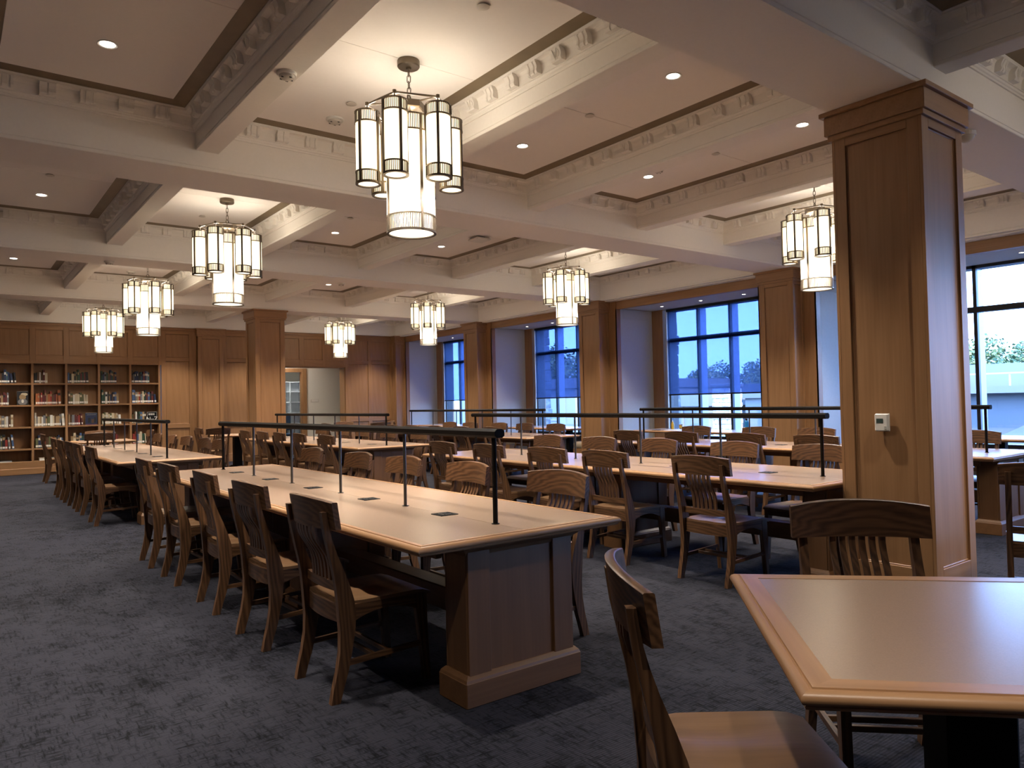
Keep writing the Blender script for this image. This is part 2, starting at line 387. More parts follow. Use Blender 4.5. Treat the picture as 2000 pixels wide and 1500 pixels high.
blist = []
for k in range(-2, 4):
    yc = beam_c(k) + PY / 2
    for i in range(-2, 6):
        xc = XS + (i - 0.5) * PX
        if i == -2: continue
        link('cornice', corn_me, ceil, (xc, yc, 0)); link('bronze_band', band_me, ceil, (xc, yc, 0))
        link('coffer_panel', pan_me, ceil, (xc, yc, 0)); link('coffer_panel', pan_me2, ceil, (xc, yc, 0))
        if k < -1: continue
        for q in range(5):
            x = (q - 2) * 0.262
            blist.append((xc + x, yc + HY, PI, PAT[q % 4])); blist.append((xc + x, yc - HY, 0, PAT[(q + 1) % 4]))
        for q in range(13):
            y = (q - 6) * 0.262
            blist.append((xc + HX, yc + y, PI / 2, PAT[q % 4])); blist.append((xc - HX, yc + y, -PI / 2, PAT[q % 4]))
# the side rails each bracket hangs on: rotate so that +y points into the coffer
def seen(b):
    dx, dy = b[0], b[1]; r = dx * 0.794 - dy * 0.608; f = dx * 0.608 + dy * 0.794
    if f < 0.5 or abs(r / f) > 0.80 or 2.37 / f > 0.62: return 1e9
    nx, ny = {PI: (0, -1), 0: (0, 1), PI / 2: (-1, 0), -PI / 2: (1, 0)}[b[2]]
    face = (nx * -dx + ny * -dy)
    return math.hypot(dx, dy) + (0 if face > 0 else 30)
blist.sort(key=seen)
for b in blist[:300]: link('bracket', brk_me[b[3]], ceil, (b[0], b[1], 0), b[2])
g = G(); SB = [bracket(q) for q in range(3)]
for b in blist[300:]:
    g.T = Matrix.Translation((b[0], b[1], 0)) @ Matrix.Rotation(b[2], 4, 'Z'); g.add(SB[b[3]].v, SB[b[3]].f)
part('bracket', g, 'plaster', ceil, kind='stuff')

# ------------------------------------------------------------------ walls and joinery
def panelwork(parent, o, U, Nn, stiles, rails, back, mat='oak', proud=0.024, cells=None, bead=True):
    """recessed panels between stiles and rails; every board an object"""
    for a, b in stiles:
        part('stile', board(G(), o, U, Nn, a, b, rails[0][0], rails[-1][1], back, back + proud, 0, 0.002), mat + '_z', parent)
    ax = '_x' if abs(U[0]) > 0.5 else '_y'
    for (a0, a1), (b0, b1) in zip(stiles, stiles[1:]):
        for q, (z0, z1) in enumerate(rails):
            part('rail', board(G(), o, U, Nn, a1 + .0005, b0 - .0005, z0, z1, back, back + proud, 0, 0.002), mat + ax, parent)
        for (z0a, z1a), (z0b, z1b) in zip(rails, rails[1:]):
            if z0b - z1a < 0.02: continue
            g = board(G(), o, U, Nn, a1, b0, z1a, z0b, back - 0.004, back + 0.002)
            if bead:    # sloping bead round the panel
                w, d = 0.010, proud - 0.012
                for (u0, u1, v0, v1) in ((a1, b0, z1a, z1a + w), (a1, b0, z0b - w, z0b), (a1, a1 + w, z1a, z0b), (b0 - w, b0, z1a, z0b)):
                    board(g, o, U, Nn, u0, u1, v0, v1, back, back + d, 0, 0.005)
            part('panel', g, mat + '_z', parent)
# far wall
wf = root('wall_far', kind='structure', label='far wall of oak panelling round the built-in bookcase and doorway')
o, U, Nn = (0, FAR, 0), (1, 0), (0, -1)
core = G()
core.box(XL, FAR + 0.004, 0, -1.12, FAR + 0.3, 3.9); core.box(-1.12, FAR + 0.004, 2.44, 4.16, FAR + 0.3, 3.9); core.box(4.16, FAR + 0.004, 0, 7.04, FAR + 0.3, 3.9)
core.box(7.04, FAR + 0.004, 2.44, 8.95, FAR + 0.3, 3.9); core.box(8.95, FAR + 0.004, 0, 11.9, FAR + 0.3, 3.9)
part('backing', core, 'oak_z', wf)
def z_top(parent, o, U, Nn, u0, u1):
    part('crown_moulding', board(board(G(), o, U, Nn, u0, u1, 3.265, 3.30, 0, 0.03, 0, .006), o, U, Nn, u0, u1, 3.30, 3.355, 0, 0.045, 0, .004), 'oak_x' if abs(U[0]) > .5 else 'oak_y', parent)
z_top(wf, o, U, Nn, XL, 4.98); z_top(wf, o, U, Nn, 5.585, XP)
up = [(2.535, 2.625), (3.20, 3.265)]
low = [(0.0, 0.20), (0.90, 1.00)] + up
panelwork(wf, o, U, Nn, [(-1.12, -1.02)] + [(.23 - .65 - .05, .23 - .65 + .05), (.18, .28), (.83, .93), (1.475, 1.585), (2.12, 2.23), (2.775, 2.885), (3.43, 3.54), (4.095, 4.1595)], [(2.44, 2.625), (3.20, 3.265)], 0)
panelwork(wf, o, U, Nn, [(XL, XL + .1), (-2.35, -2.25), (-1.22, -1.12)], low, 0)
panelwork(wf, o, U, Nn, [(4.16, 4.26), (4.80, 4.97)], low, 0)
panelwork(wf, o, U, Nn, [(5.60, 5.70), (6.30, 6.42), (6.94, 7.06)], low, 0)
panelwork(wf, o, U, Nn, [(7.061, 7.11), (7.62, 7.75), (8.28, 8.41), (8.89, 8.9495)], [(2.435, 2.625), (3.20, 3.265)], 0)
panelwork(wf, o, U, Nn, [(8.95, 9.07), (9.66, 9.77), (10.35, XP)], low, 0)
part('door_lining', G().box(8.93, FAR, 0, 8.97, FAR + .32, 2.44).box(7.02, FAR, 0, 7.06, FAR + .32, 2.44).box(7.02, FAR, 2.42, 8.97, FAR + .32, 2.46), 'oak_z', wf)
for a, b in ((XL, -1.12), (4.16, 4.98), (5.585, 7.04), (8.96, XP)):
    part('baseboard_far', board(board(G(), o, U, Nn, a, b, 0, .12, 0, .034, 0, .003), o, U, Nn, a, b, .12, .145, 0, .026, 0, .008), 'oak_x', wf)

def wood_column(r, x0, y0, x1, y1, faces, base=0.0):
    """panelled shaft with stepped capital and plinth; faces: list of outward normals"""
    part('shaft', G().box(x0 + .02, y0 + .02, 0, x1 - .02, y1 - .02, ZB), 'oak_z', r)
    for n in faces:
        if n == (-1, 0): o, U, w = (x0, y1, 0), (0, -1), y1 - y0
        elif n == (1, 0): o, U, w = (x1, y0, 0), (0, 1), y1 - y0
        elif n == (0, -1): o, U, w = (x0, y0, 0), (1, 0), x1 - x0
        else: o, U, w = (x1, y1, 0), (-1, 0), x1 - x0
        s = min(0.095, w * 0.17) if w > 0.4 else 0.04
        e = .0206 if n[0] else 0.0
        panelwork(r, o, U, n, [(e, s), (w - s, w - e)], [(0, .235), (3.10, 3.20)], -0.02, proud=0.02)
    def step(e, z0, z1, c=.003):
        X0, Y0, X1, Y1 = x0 - e, y0 - e, x1 + e, y1 + e
        if (-1, 0) in faces and (1, 0) not in faces: X1 = x1
        return G().cbox(X0, Y0, z0, X1, Y1, z1, c)
    for e, z0, z1 in ((.020, 3.155, 3.192), (.036, 3.192, 3.322), (.060, 3.322, ZB)):
        part('capital', step(e, z0, z1), 'oak_y' if (1, 0) not in faces else 'oak_x', r)
    part('plinth', step(.012, 0, .075, .004), 'oak_y', r)
for nm, k, lab in (('near', 0, 'large oak panelled column beside the nearest square table'), ('far', 3, 'oak panelled freestanding column left of the far doorway')):
    r = root('column', label=lab, cat='column', kind='structure')
    wood_column(r, 4.98, beam_y(k), 5.585, beam_y(k) + BW, [(-1, 0), (0, -1), (1, 0), (0, 1)])
r = root('trim_1', label='oak pilaster on the far wall between bookcase and doorway', kind='structure')
wood_column(r, 4.98, FAR - .15, 5.585, FAR, [(0, -1)])

# left and back walls (closing the room)
wl = root('wall_left', kind='structure', label='oak panelled wall closing the room on the left')
part('backing', G().box(XL - .2, YB - .2, 0, XL - .004, FAR + .3, 3.9), 'oak_z', wl)
z_top(wl, (XL, YB, 0), (0, 1), (1, 0), 0, FAR - YB)
st = [(q * 1.28 - .05, q * 1.28 + .05) for q in range(0, 21)]
panelwork(wl, (XL, YB, 0), (0, 1), (1, 0), st[:20] + [(FAR - YB - .1, FAR - YB)], low, 0)
wb = root('wall_back', kind='structure', label='plain wall behind the viewer')
part('backing', G().box(XL - .2, YB - .3, 0, 12.0, YB, 3.9), 'greypaint', wb)

# ------------------------------------------------------------------ window wall
ww = root('wall_right', kind='structure', label='window wall of oak piers with deep alcoves')
for k in range(-2, 5):
    yc = beam_c(k); y0, y1 = yc - .51, yc + .51
    if k == 4: y1 = FAR
    if k == -2: y0 = YB
    part('pier', G().box(XH, y0 + .012, 0, 11.9, y1 - .012, 3.9), 'oak_z', ww)
    part('pier_outer', G().box(XJ, y0 - .29, 0, XJ + .10, y1 + .29, 3.25).box(11.9, y0 - .26, -.6, 12.2, y1 + .26, 4.2), ['oak_z'], ww)
    part('pier_facing', G().box(XH - .012, y0, 0, XH, min(y1, FAR), 3.355), 'oak_z', ww)
    for s, y in ((-1, y0), (1, y1)):
        if (k == 4 and s == 1) or (k == -2 and s == -1): continue
        # painted reveal with an inset border
        part('reveal', G().box(XH - .012, min(y, y - s * .02), 0, XH + .11, max(y, y - s * .02), 3.19), 'oak_z', ww)
        oo = (XH + .11, y, 0); uu = (1, 0)
        g = G(); board(g, oo, uu, (0, s), 0, XJ - XH - .11, 0, 3.19, -.02, -.006)
        for (a, b, c, d) in ((0, .07, 0, 3.19), (XJ - XH - .18, XJ - XH - .11, 0, 3.19), (.07, XJ - XH - .18, 3.0, 3.19), (.07, XJ - XH - .18, 0, .2)):
            board(g, oo, uu, (0, s), a, b, c, d, -.006, 0.0, 0, .002)
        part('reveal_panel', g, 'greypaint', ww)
    if k < 4:
        rr = root('trim_%d' % (k + 4), label='oak pilaster on the window wall, %s' % ['behind the viewer at the far right', 'beyond the right edge of view', 'hidden behind the near column', 'between the near column and the three-pane window', 'second along the window wall', 'third along the window wall'][k + 2], kind='structure')
        wood_column(rr, XP, yc - .30, XH, yc + .30, [(-1, 0), (0, -1), (0, 1)])
rr = root('trim_9', label='oak half pilaster in the far corner of the window wall', kind='structure')
wood_column(rr, XP, FAR - .25, XH, FAR, [(-1, 0), (0, -1)])
for k in range(-2, 4):
    a, b = beam_c(k) + .51, beam_c(k + 1) - .51
    part('header', G().cbox(XH, a, 3.18, XH + .09, b, 3.335, .002), 'oak_y', ww)
    part('soffit_strip', G().box(XH + .09, a, 3.335, 11.8, b, 3.9).box(10.55, a - .6, 3.337, XH + .2, b + .6, 3.352), 'plaster', ww)
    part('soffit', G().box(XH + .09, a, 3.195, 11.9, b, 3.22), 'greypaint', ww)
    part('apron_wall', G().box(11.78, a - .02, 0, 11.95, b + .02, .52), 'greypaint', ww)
    part('window_sill', G().cbox(11.70, a, .52, 11.96, b, .555, .004), 'oak_y', ww)

def window(n, k):
    ac = beam_c(k) + PY / 2
    e0, e1 = ac - 1.28, ac + 1.28
    W = root('window_%d' % n, kind='structure', label='tall dark-framed window in the %s alcove' % ['hidden right', 'near right', 'middle', 'far', 'farthest'][n - 1])
    z0, z1, zt = .555, 3.20, 2.555
    fr = G()
    fr.box(XW - .03, e0, z0, XW + .20, e0 + .05, z1).box(XW - .03, e1 - .05, z0, XW + .20, e1, z1)
    fr.box(XW - .03, e0, z0, XW + .20, e1, z0 + .06).box(XW - .03, e0, z1 - .05, XW + .20, e1, z1)
    part('window_frame', fr, 'windowframe', W)
    ms = [ac + .512, ac - .243, ac - .995]
    if n == 2: ms = [ac + .512, ac - .17, ac - .93]
    for y in ms:
        part('mullion', G().box(XW - .03, y - .024, z0, XW + .03, y + .024, z1).box(XW + .03, y - .022, z0, XW + .22, y + .022, z1, 1), ['windowframe', 'alu'], W)
    ed = [e0 + .05] + sorted(ms) + [e1 - .05]
    for a, b in zip(ed, ed[1:]):
        part('transom', G().box(XW - .03, a + .02, zt - .04, XW + .10, b - .02, zt + .04), 'windowframe', W)
        for c, d in ((z0 + .06, zt - .04), (zt + .04, z1 - .05)):
            part('pane', G().box(XW + .005, a + .02, c, XW + .011, b - .02, d), 'pane_glass', W)
    return e0, e1
LABW = {2: 'three-pane', 3: 'second', 4: 'farthest'}
for n, k in ((1, -1), (2, 0), (3, 1), (4, 2), (5, 3)):
    e0, e1 = window(n, k)
    if k >= 1:
        sh = root('roller_shade', label='dark mesh roller shade half lowered over the %s window' % ['bright sky-filled', 'second', 'farthest'][k - 1], cat='blind', group='roller shades', loc=(11.80, 0, 0))
        part('cloth', G().box(-.002, e0 + .02, 1.45, .0, e1 - .03, 3.17), 'shade_mesh', sh)
        part('hem_bar', G().cbox(-.012, e0 + .02, 1.425, .010, e1 - .03, 1.452, .004), 'windowframe', sh)
        part('roller', G().box(-.03, e0 + .02, 3.14, .03, e1 - .03, 3.19), 'windowframe', sh)
        part('side_channel', G().box(-.02, e1 - .02, .56, .03, e1, 3.19), 'white_plastic', sh)
# alcove 4 closes at the far wall
# ------------------------------------------------------------------ lobby beyond the doorway
wv = root('wall_lobby', kind='structure', label='cream lobby wall and office walls seen through the doorway')
YV = 20.7
part('lobby_wall', G().box(8.22, YV, 0, 11.4, YV + .12, 3.0).box(6.4, YV, 2.36, 8.22, YV + .12, 3.0).box(6.4, YV, 0, 7.10, YV + .12, 3.0).box(11.3, FAR + .3, 0, 11.4, YV, 3.0).box(6.3, FAR + .3, 0, 6.4, YV, 3.0), 'whitewall', wv)
part('lobby_ceiling', G().box(6.3, FAR + .28, 2.95, 11.4, 25.3, 3.0), 'whitewall', wv)
part('office_wall', G().box(6.3, 25.2, 0, 11.4, 25.3, 3.0).box(11.3, YV, 0, 11.4, 25.3, 3.0).box(6.3, YV, 0, 6.4, 25.3, 3.0), 'whitewall', wv)
dr = root('door_1', kind='structure', label='oak cased opening to the office with white shelving')
part('casing', G().cbox(8.20, YV - .025, 0, 8.33, YV, 2.46, .004).cbox(7.0, YV - .025, 2.345, 8.20, YV, 2.46, .004).cbox(7.0, YV - .025, 0, 7.12, YV, 2.345, .004), 'oak_z', dr)
part('lining', G().box(8.18, YV - .01, 0, 8.225, YV + .13, 2.36).box(7.09, YV - .01, 0, 7.13, YV + .13, 2.36), 'oak_z', dr)
for (x, y, nm) in ((7.3, 20.15, 'lobby'), (8.6, 22.6, 'office')):  # unseen lamps added to light the lobby wall and the office
    t = root('added_ceiling_light', (x, y, 2.93), label='unseen square ceiling light added to brighten the %s beyond the doorway' % nm, cat='ceiling light')
    part('light_frame', G().box(-.31, -.31, 0, .31, .31, .02), 'white_plastic', t); part('diffuser', G().box(-.29, -.29, -.006, .29, .29, 0), 'added_light_glow', t)
t = root('wall_plate', (8.57, YV, 1.52), label='pale rectangular plate on the cream lobby wall', cat='wall plate')
part('plate', G().cbox(-.12, -.012, -.04, .12, 0, .04, .004), 'cover_plastic', t); part('face', G().box(-.10, -.014, -.03, .10, -.012, .03), 'white_plastic', t)
sh = root('shelf_unit', (9.0, 23.5, 0), label='white office shelving seen through the doorway', cat='shelves')
for q in range(5): part('upright', G().box(-.95 + q * .42, 0, 0, -.92 + q * .42, .33, 2.17), 'shelfwhite', sh)
for z in (.1, .46, .80, 1.15, 1.49, 1.83, 2.15): part('shelf', G().box(-.95, 0, z, .76, .33, z + .025), 'shelfwhite', sh)
part('back', G().box(-.95, .32, 0, .76, .34, 2.17), 'shelfwhite', sh)
oc = root('office_chair', (8.62, 22.6, 0), 0.6, label='dark blue swivel chair in the office beyond the doorway', cat='chair')
part('seat', G().cbox(-.25, -.25, .46, .25, .25, .54, .03), 'chairblue', oc); part('backrest', G().cbox(-.23, .20, .62, .23, .27, 1.12, .03), 'chairblue', oc)
part('column', G().cyl(0, 0, .08, .46, .03), 'dark_plastic', oc); part('support', G().box(-.03, .22, .5, .03, .26, .66), 'dark_plastic', oc)
g = G()
for q in range(5):
    a = q * 2 * PI / 5; g.tube([(0, 0, .10), (.27 * math.cos(a), .27 * math.sin(a), .06)], .02)
    g.sphere((.27 * math.cos(a), .27 * math.sin(a), .03), .03, 8, 6)
part('star_base', g, 'dark_plastic', oc)

# ------------------------------------------------------------------ bookcase
UPR = [-1.07, -.42, .23, .88, 1.53, 2.175, 2.83, 3.485, 4.12]
SHZ = [2.005, 1.525, 1.045, .565, .285]     # shelf tops, top row first
bc = root('bookcase', (0, FAR, 0), label='long built-in oak bookcase of open bays along the far wall', cat='bookcase')
for x in UPR: part('upright', G().cbox(x - .024, -.004, .285, x + .024, .30, 2.445, .003), 'oak_z', bc)
for a, b in zip(UPR, UPR[1:]):
    for z in SHZ[:4]: part('shelf', G().cbox(a + .022, .004, z - .036, b - .022, .29, z, .003), 'oak_x', bc)
part('back_panel', G().box(UPR[0], .285, .28, UPR[-1], .30, 2.44), 'oak_z', bc)
part('base', G().cbox(UPR[0] - .04, -.006, .135, UPR[-1] + .03, .30, .285, .004).cbox(UPR[0] - .04, -.022, 0, UPR[-1] + .03, .30, .138, .008), 'oak_x', bc)
BCOL = {'maroon': (.10, .015, .015), 'red': (.26, .03, .02), 'navy': (.015, .025, .07), 'black': (.012, .012, .014), 'green': (.02, .06, .035), 'olive': (.10, .10, .04), 'cream': (.52, .44, .30),
        'tan': (.30, .20, .10), 'grey': (.16, .16, .17), 'white': (.60, .58, .52), 'brown': (.09, .045, .02), 'teal': (.04, .11, .13), 'orange': (.36, .10, .03), 'blue': (.05, .10, .22), 'purple': (.09, .03, .09)}
for n, c in BCOL.items(): plain('book_' + n, c, 0.55)
def book_mesh(col, w, d, h):
    g = G()
    g.box(0, 0, 0, w, .004, h, 0).box(0, .004, 0, .003, d, h, 0).box(w - .003, .004, 0, w, d, h, 0)
    g.box(.003, .004, .004, w - .003, d - .004, h - .005, 1)
    g.box(.002, -.0012, .022, w - .002, .0, .062, 2)
    if h > .25: g.box(.003, -.001, h * .62, w - .003, .0, h * .80, 3)
    return g
def book_spec(tone):
    pools = {'d': ['black', 'navy', 'grey', 'brown', 'maroon', 'green', 'black', 'navy', 'teal'], 'r': ['red', 'maroon', 'orange', 'red', 'tan', 'brown', 'grey', 'maroon'],
             'l': ['cream', 'cream', 'tan', 'white', 'olive', 'cream', 'grey', 'brown'], 'm': ['maroon', 'navy', 'cream', 'green', 'red', 'grey', 'black', 'tan', 'olive', 'white', 'blue', 'brown']}
    return random.choice(pools[tone])
#  bay, row -> list of (start, end, tone) fractions
FILL = {(0, 0): [(.0, .5, 'd')], (1, 0): [(.02, .47, 'm')], (2, 0): [(.02, .70, 'm')], (3, 0): [(.03, .56, 'd')], (4, 0): [(.02, .66, 'd')],
        (0, 1): [(.0, .34, 'r')], (1, 1): [(.06, .88, 'r')], (2, 1): [(.03, .66, 'l')], (3, 1): [(.05, .66, 'm')], (4, 1): [(.03, .90, 'm')],
        (0, 2): [(.0, .42, 'l')], (1, 2): [(.02, .92, 'l')], (2, 2): [(.03, .52, 'r')], (3, 2): [(.07, .70, 'l')], (4, 2): [(.02, .54, 'm')],
        (0, 3): [(.0, .42, 'm')], (1, 3): [(.05, .96, 'm')], (2, 3): [(.10, .82, 'm')], (3, 3): [(.05, .62, 'r')], (4, 3): [(.04, .62, 'm')]}
ROWN = ['top', 'second', 'third', 'fourth']
BAYN = ['leftmost visible', 'second', 'third', 'fourth', 'rightmost']
nb = 0
for (bay, row), spans in sorted(FILL.items()):
    a, b = UPR[3 + bay] + .026, UPR[4 + bay] - .026
    for s0, s1, tone in spans:
        x = a + s0 * (b - a); end = a + s1 * (b - a); q = 0
        while x < end - .015:
            w = random.choice([.022, .028, .030, .034, .038, .042, .050]); h = random.uniform(.21, .285) if random.random() < .82 else random.uniform(.29, .335)
            d = random.uniform(.15, .20); col = book_spec(tone)
            lab = random.choice(['cream', 'tan', 'white', 'black'])
            g = book_mesh(col, w, d, h)
            o = link('book', g.mesh('book', ['book_' + col, 'paper', 'paper', 'book_' + lab]), None, (x, FAR + .035 + random.uniform(0, .03), SHZ[row] + .001),
                     label='%s book, %s from left, %s row of the %s bay' % (col, ORD[q], ROWN[row], BAYN[bay]), cat='book', group='books on the %s shelf row' % ROWN[row])
            if end - x < .09 and random.random() < .35: th = math.radians(random.uniform(3, 7)); o.rotation_euler = (0, -th, 0); o.location.x += h * math.sin(th) + .001; x += h * math.sin(th)
            x += w + random.uniform(.0005, .003); q += 1; nb += 1
for q, (bay, x0, w, d, h, col, lab) in enumerate([(0, .05, .22, .26, .03, 'grey', 'grey book lying flat in the bottom row of the leftmost visible bay'), (1, .12, .20, .26, .06, 'cream', 'cream box-like volume lying flat in the bottom row of the second bay'),
                                  (1, .36, .18, .24, .055, 'white', 'white volume lying flat beside the cream one in the second bay')]):
    g = G().box(0, 0, 0, w, d, .004, 0).box(0, 0, h - .004, w, d, h, 0).box(0, .0, .004, .004, d, h - .004, 0).box(.004, .004, .004, w - .004, d - .004, h - .004, 1)
    link('book', g.mesh('book', ['book_' + col, 'paper']), None, (UPR[3 + bay] + x0, FAR + .01, SHZ[4] + .001), label=lab, cat='book', group='books lying flat')
def text(body, size, mat, parent, loc, rot, name='lettering', ext=.0006, align='CENTER'):
    cu = bpy.data.curves.new(name, 'FONT'); cu.body = body; cu.size = size; cu.extrude = ext; cu.align_x = align; cu.align_y = 'CENTER'
    tmp = bpy.data.objects.new(name, cu); C.objects.link(tmp); bpy.context.view_layer.update()
    me = bpy.data.meshes.new_from_object(tmp.evaluated_get(bpy.context.evaluated_depsgraph_get())); bpy.data.objects.remove(tmp); me.materials.clear(); me.materials.append(MATS[mat])
    o = bpy.data.objects.new(name, me); C.objects.link(o); o.parent = parent; o.location = loc; o.rotation_euler = rot; return o
# three displays facing out
t = root('display_book', (UPR[3] + .47, FAR + .05, SHZ[1] + .001), label='dark book with a pale portrait cover, facing out in the second row', cat='book')
part('cover', G().box(-.105, 0, 0, .105, .03, .30, 0).box(-.102, .003, .003, .102, .027, .303, 1), ['book_black', 'paper'], t)
g = G(); g.sphere((0, -.001, .175), .062, 14, 8, (1, .02, 1.15), 0); g.sphere((.03, -.001, .235), .05, 12, 6, (1.3, .02, .7), 1); g.sphere((0, -.0015, .07), .10, 14, 6, (.9, .012, .7), 2); g.sphere((0, -.003, .085), .03, 10, 6, (.8, .02, 1.4), 3)
part('portrait', g, ['book_tan', 'book_cream', 'book_grey', 'book_white'], t)
t = root('display_book', (UPR[5] + .50, FAR + .05, SHZ[2] + .001), label='dark blue picture book facing out in the third row of the third bay', cat='book')
part('cover', G().box(-.12, 0, 0, .12, .03, .27, 0).box(-.117, .003, .003, .117, .027, .273, 1), ['book_navy', 'paper'], t)
part('picture', G().box(-.09, -.002, .225, .09, 0, .238, 0).box(-.07, -.002, .05, -.02, 0, .16, 1).box(.0, -.002, .04, .05, 0, .13, 2).box(.055, -.002, .05, .09, 0, .17, 1).box(-.12, -.001, 0, .12, 0, .02, 3), ['book_grey', 'book_black', 'book_brown', 'book_purple'], t)
t = root('shelf_sign', (UPR[7] + .47, FAR + .04, SHZ[2] + .001), label='black shelf sign reading N–Z in the third row of the rightmost bay', cat='sign')
part('sign_panel', G().cbox(-.115, 0, 0, .115, .02, .27, .003), 'dark_plastic', t)
g = G()
for a, b, c, d in ((-.107, .107, .258, .262), (-.107, .107, .008, .012), (-.107, -.103, .008, .262), (.103, .107, .008, .262)): g.box(a, -.001, c, b, 0, d)
for z in (.215, .190): 
    x = -.075
    for w in (.03, .022, .036, .018, .03): g.box(x, -.001, z, x + w - .006, 0, z + .014); x += w
part('border', g, 'paper', t)
text('N–Z', .135, 'paper', t, (0, -.001, .095), (PI / 2, 0, 0))

# ------------------------------------------------------------------ chandeliers
def make_chandelier():
    """origin at the ceiling panel; hangs down to -1.25"""
    r = root('chandelier', cat='chandelier', group='tiered glass chandeliers')
    part('canopy', G().lathe([(0, 0), (.078, 0), (.080, -.006), (.080, -.042), (.074, -.05), (.02, -.052), (.018, -.065), (0, -.065)], 28), 'fixture', r, 35)
    zr, zh = -.285, -.345
    g = G(); z = -.06; q = 0
    while z > zr + .05:
        L, R = .055, .013; pts = []
        for i in range(12):
            a = 2 * PI * i / 12; u = math.cos(a) * R; v = math.sin(a) * R + (L / 2 - R if math.sin(a) > 0 else -(L / 2 - R))
            pts.append((u, 0, z - L / 2 + v) if q % 2 == 0 else (0, u, z - L / 2 + v))
        g.tube(pts, .0035, 6, closed=True); z -= L - .011; q += 1
    part('chain', g, 'fixture', r, 60)
    g = G(); g.tube([(.030 * math.cos(2 * PI * i / 20), 0, zr + .012 + .030 * math.sin(2 * PI * i / 20)) for i in range(20)], .006, 8, closed=True)
    part('ring', g, 'fixture', r, 60)
    RR = .298
    hv = [(RR * math.cos(PI / 3 * i), RR * math.sin(PI / 3 * i), zh) for i in range(6)]
    g = G()
    for i in range(6):
        a, b = Vector(hv[i]), Vector(hv[(i + 1) % 6]); g.tube([a, b], .0075, 6)
        g.tube([a, (a.x * .34, a.y * .34, zh + .028)], .006, 6)
        g.cyl(a.x, a.y, zh - .012, zh + .014, .013, 10)
    part('hexagon_frame', g, 'fixture', r, 40)
    part('hub', G().loft([[(q * math.cos(PI / 3 * i), q * math.sin(PI / 3 * i), z) for i in range(6)] for q, z in ((.03, zh + .05), (.112, zh + .035), (.112, zh - .01), (.10, zh - .015))]).cyl(0, 0, zh + .04, zr - .012, .012, 10), 'fixture', r)
    part('stem', G().cyl(0, 0, -.43, zh, .012, 10), 'fixture', r)
    def ring_band(g, x, y, R, z0, z1, n, nrib, ribdepth):
        for za, zb in ((z1 - .010, z1), (z0, z0 + .010)):
            g.lathe([(R - .004, za), (R + .006, za), (R + .006, zb), (R - .004, zb)], n, x, y)
        for i in range(nrib):
            a = 2 * PI * i / nrib; ca, sa = math.cos(a), math.sin(a); w = PI * R / nrib * .48
            v = []
            for z in (z0 + .008, z1 - .008):
                for d, t in ((R - .001, -w), (R + ribdepth, -w * .6), (R + ribdepth, w * .6), (R - .001, w)): v.append((x + ca * d - sa * t, y + sa * d + ca * t, z))
            g.add(v, [(0, 1, 5, 4), (1, 2, 6, 5), (2, 3, 7, 6)])
    def shade_meshes(R, H, hb, n, nrib, glass, zt):
        gl = G().lathe([(R, zt - .012), (R, zt - H + .012)], n)
        tb = G(); ring_band(tb, 0, 0, R, zt - hb, zt, n, nrib, .0035)
        bb = G(); ring_band(bb, 0, 0, R, zt - H, zt - H + hb, n, nrib, .0035)
        tb.lathe([(R, zt - .003), (R - .012, zt - .002), (R - .012, zt - .006)], n)
        st = []
        for i in range(4):
            a = PI / 4 + PI / 2 * i; g = G(); g.T = Matrix.Rotation(a, 4, 'Z')
            g.box(R - .002, -.009, zt - H + .004, R + .009, .009, zt - .004); st.append(g)
        ds = G().lathe([(R - .006, zt - H + .006), (0.0001, zt - H + .006)], n)
        rim = G().lathe([(R + .006, zt - H), (R + .006, zt - H - .004), (R - .012, zt - H - .004), (R - .012, zt - H + .004)], n)
        return gl, tb, bb, st, ds, rim
    zt = zh - .058
    S = shade_meshes(.083, .505, .085, 28, 40, 'opal_small', zt)
    ms = [S[0].mesh('glass', 'opal_small', 60), S[1].mesh('top_band', 'fixture'), S[2].mesh('bottom_band', 'fixture'), [q.mesh('strap', 'fixture_dark') for q in S[3]], S[4].mesh('diffuser', 'lens'), S[5].mesh('rim', 'fixture_dark')]
    hang = G().cyl(0, 0, zt - .02, zh, .0055, 8).cyl(0, 0, zt - .004, zt + .012, .014, 8).box(-.075, -.006, zt - .010, .075, .006, zt - .004).mesh('hanger', 'fixture')
    for i in range(6):
        a = PI / 3 * i
        s = link('small_shade', ms[0], r, (hv[i][0], hv[i][1], 0), a)
        link('top_band', ms[1], s); link('bottom_band', ms[2], s); link('diffuser', ms[4], s); link('rim', ms[5], s); link('hanger', hang, s)
        for q in ms[3]: link('strap', q, s)
    ztb = -.43
    S = shade_meshes(.170, .81, .118, 44, 84, 'opal_big', ztb)
    s = part('large_shade', S[0], 'opal_big', r, 60)
    part('top_band', S[1], 'fixture', s); part('bottom_band', S[2], 'fixture', s); part('diffuser', S[4], 'lens', s); part('rim', S[5], 'fixture_dark', s)
    for q in S[3]: part('strap', q, 'fixture_dark', s)
    def bulb(kind, z, w, size):
        L = bpy.data.lights.new('bulb', kind); L.energy = w; L.color = (1, .91, .79); L.shadow_soft_size = size
        if kind == 'SPOT': L.spot_size = math.radians(150); L.spot_blend = 1.0
        o = bpy.data.objects.new('bulb', L); C.objects.link(o); o.parent = r; o.location = (0, 0, z); return o
    bulb('POINT', ztb + .015, BULB_UP_W, .05); bulb('SPOT', ztb - .83, BULB_BIG_W, .12)
    for i in range(6):
        for kind, z, w in (('POINT', zt + .018, BULB_UP_W), ('SPOT', zt - .53, BULB_DOWN_W)):
            bulb(kind, z, w, .05).location = (hv[i][0] + (.03 if kind == 'POINT' else 0), hv[i][1], z)
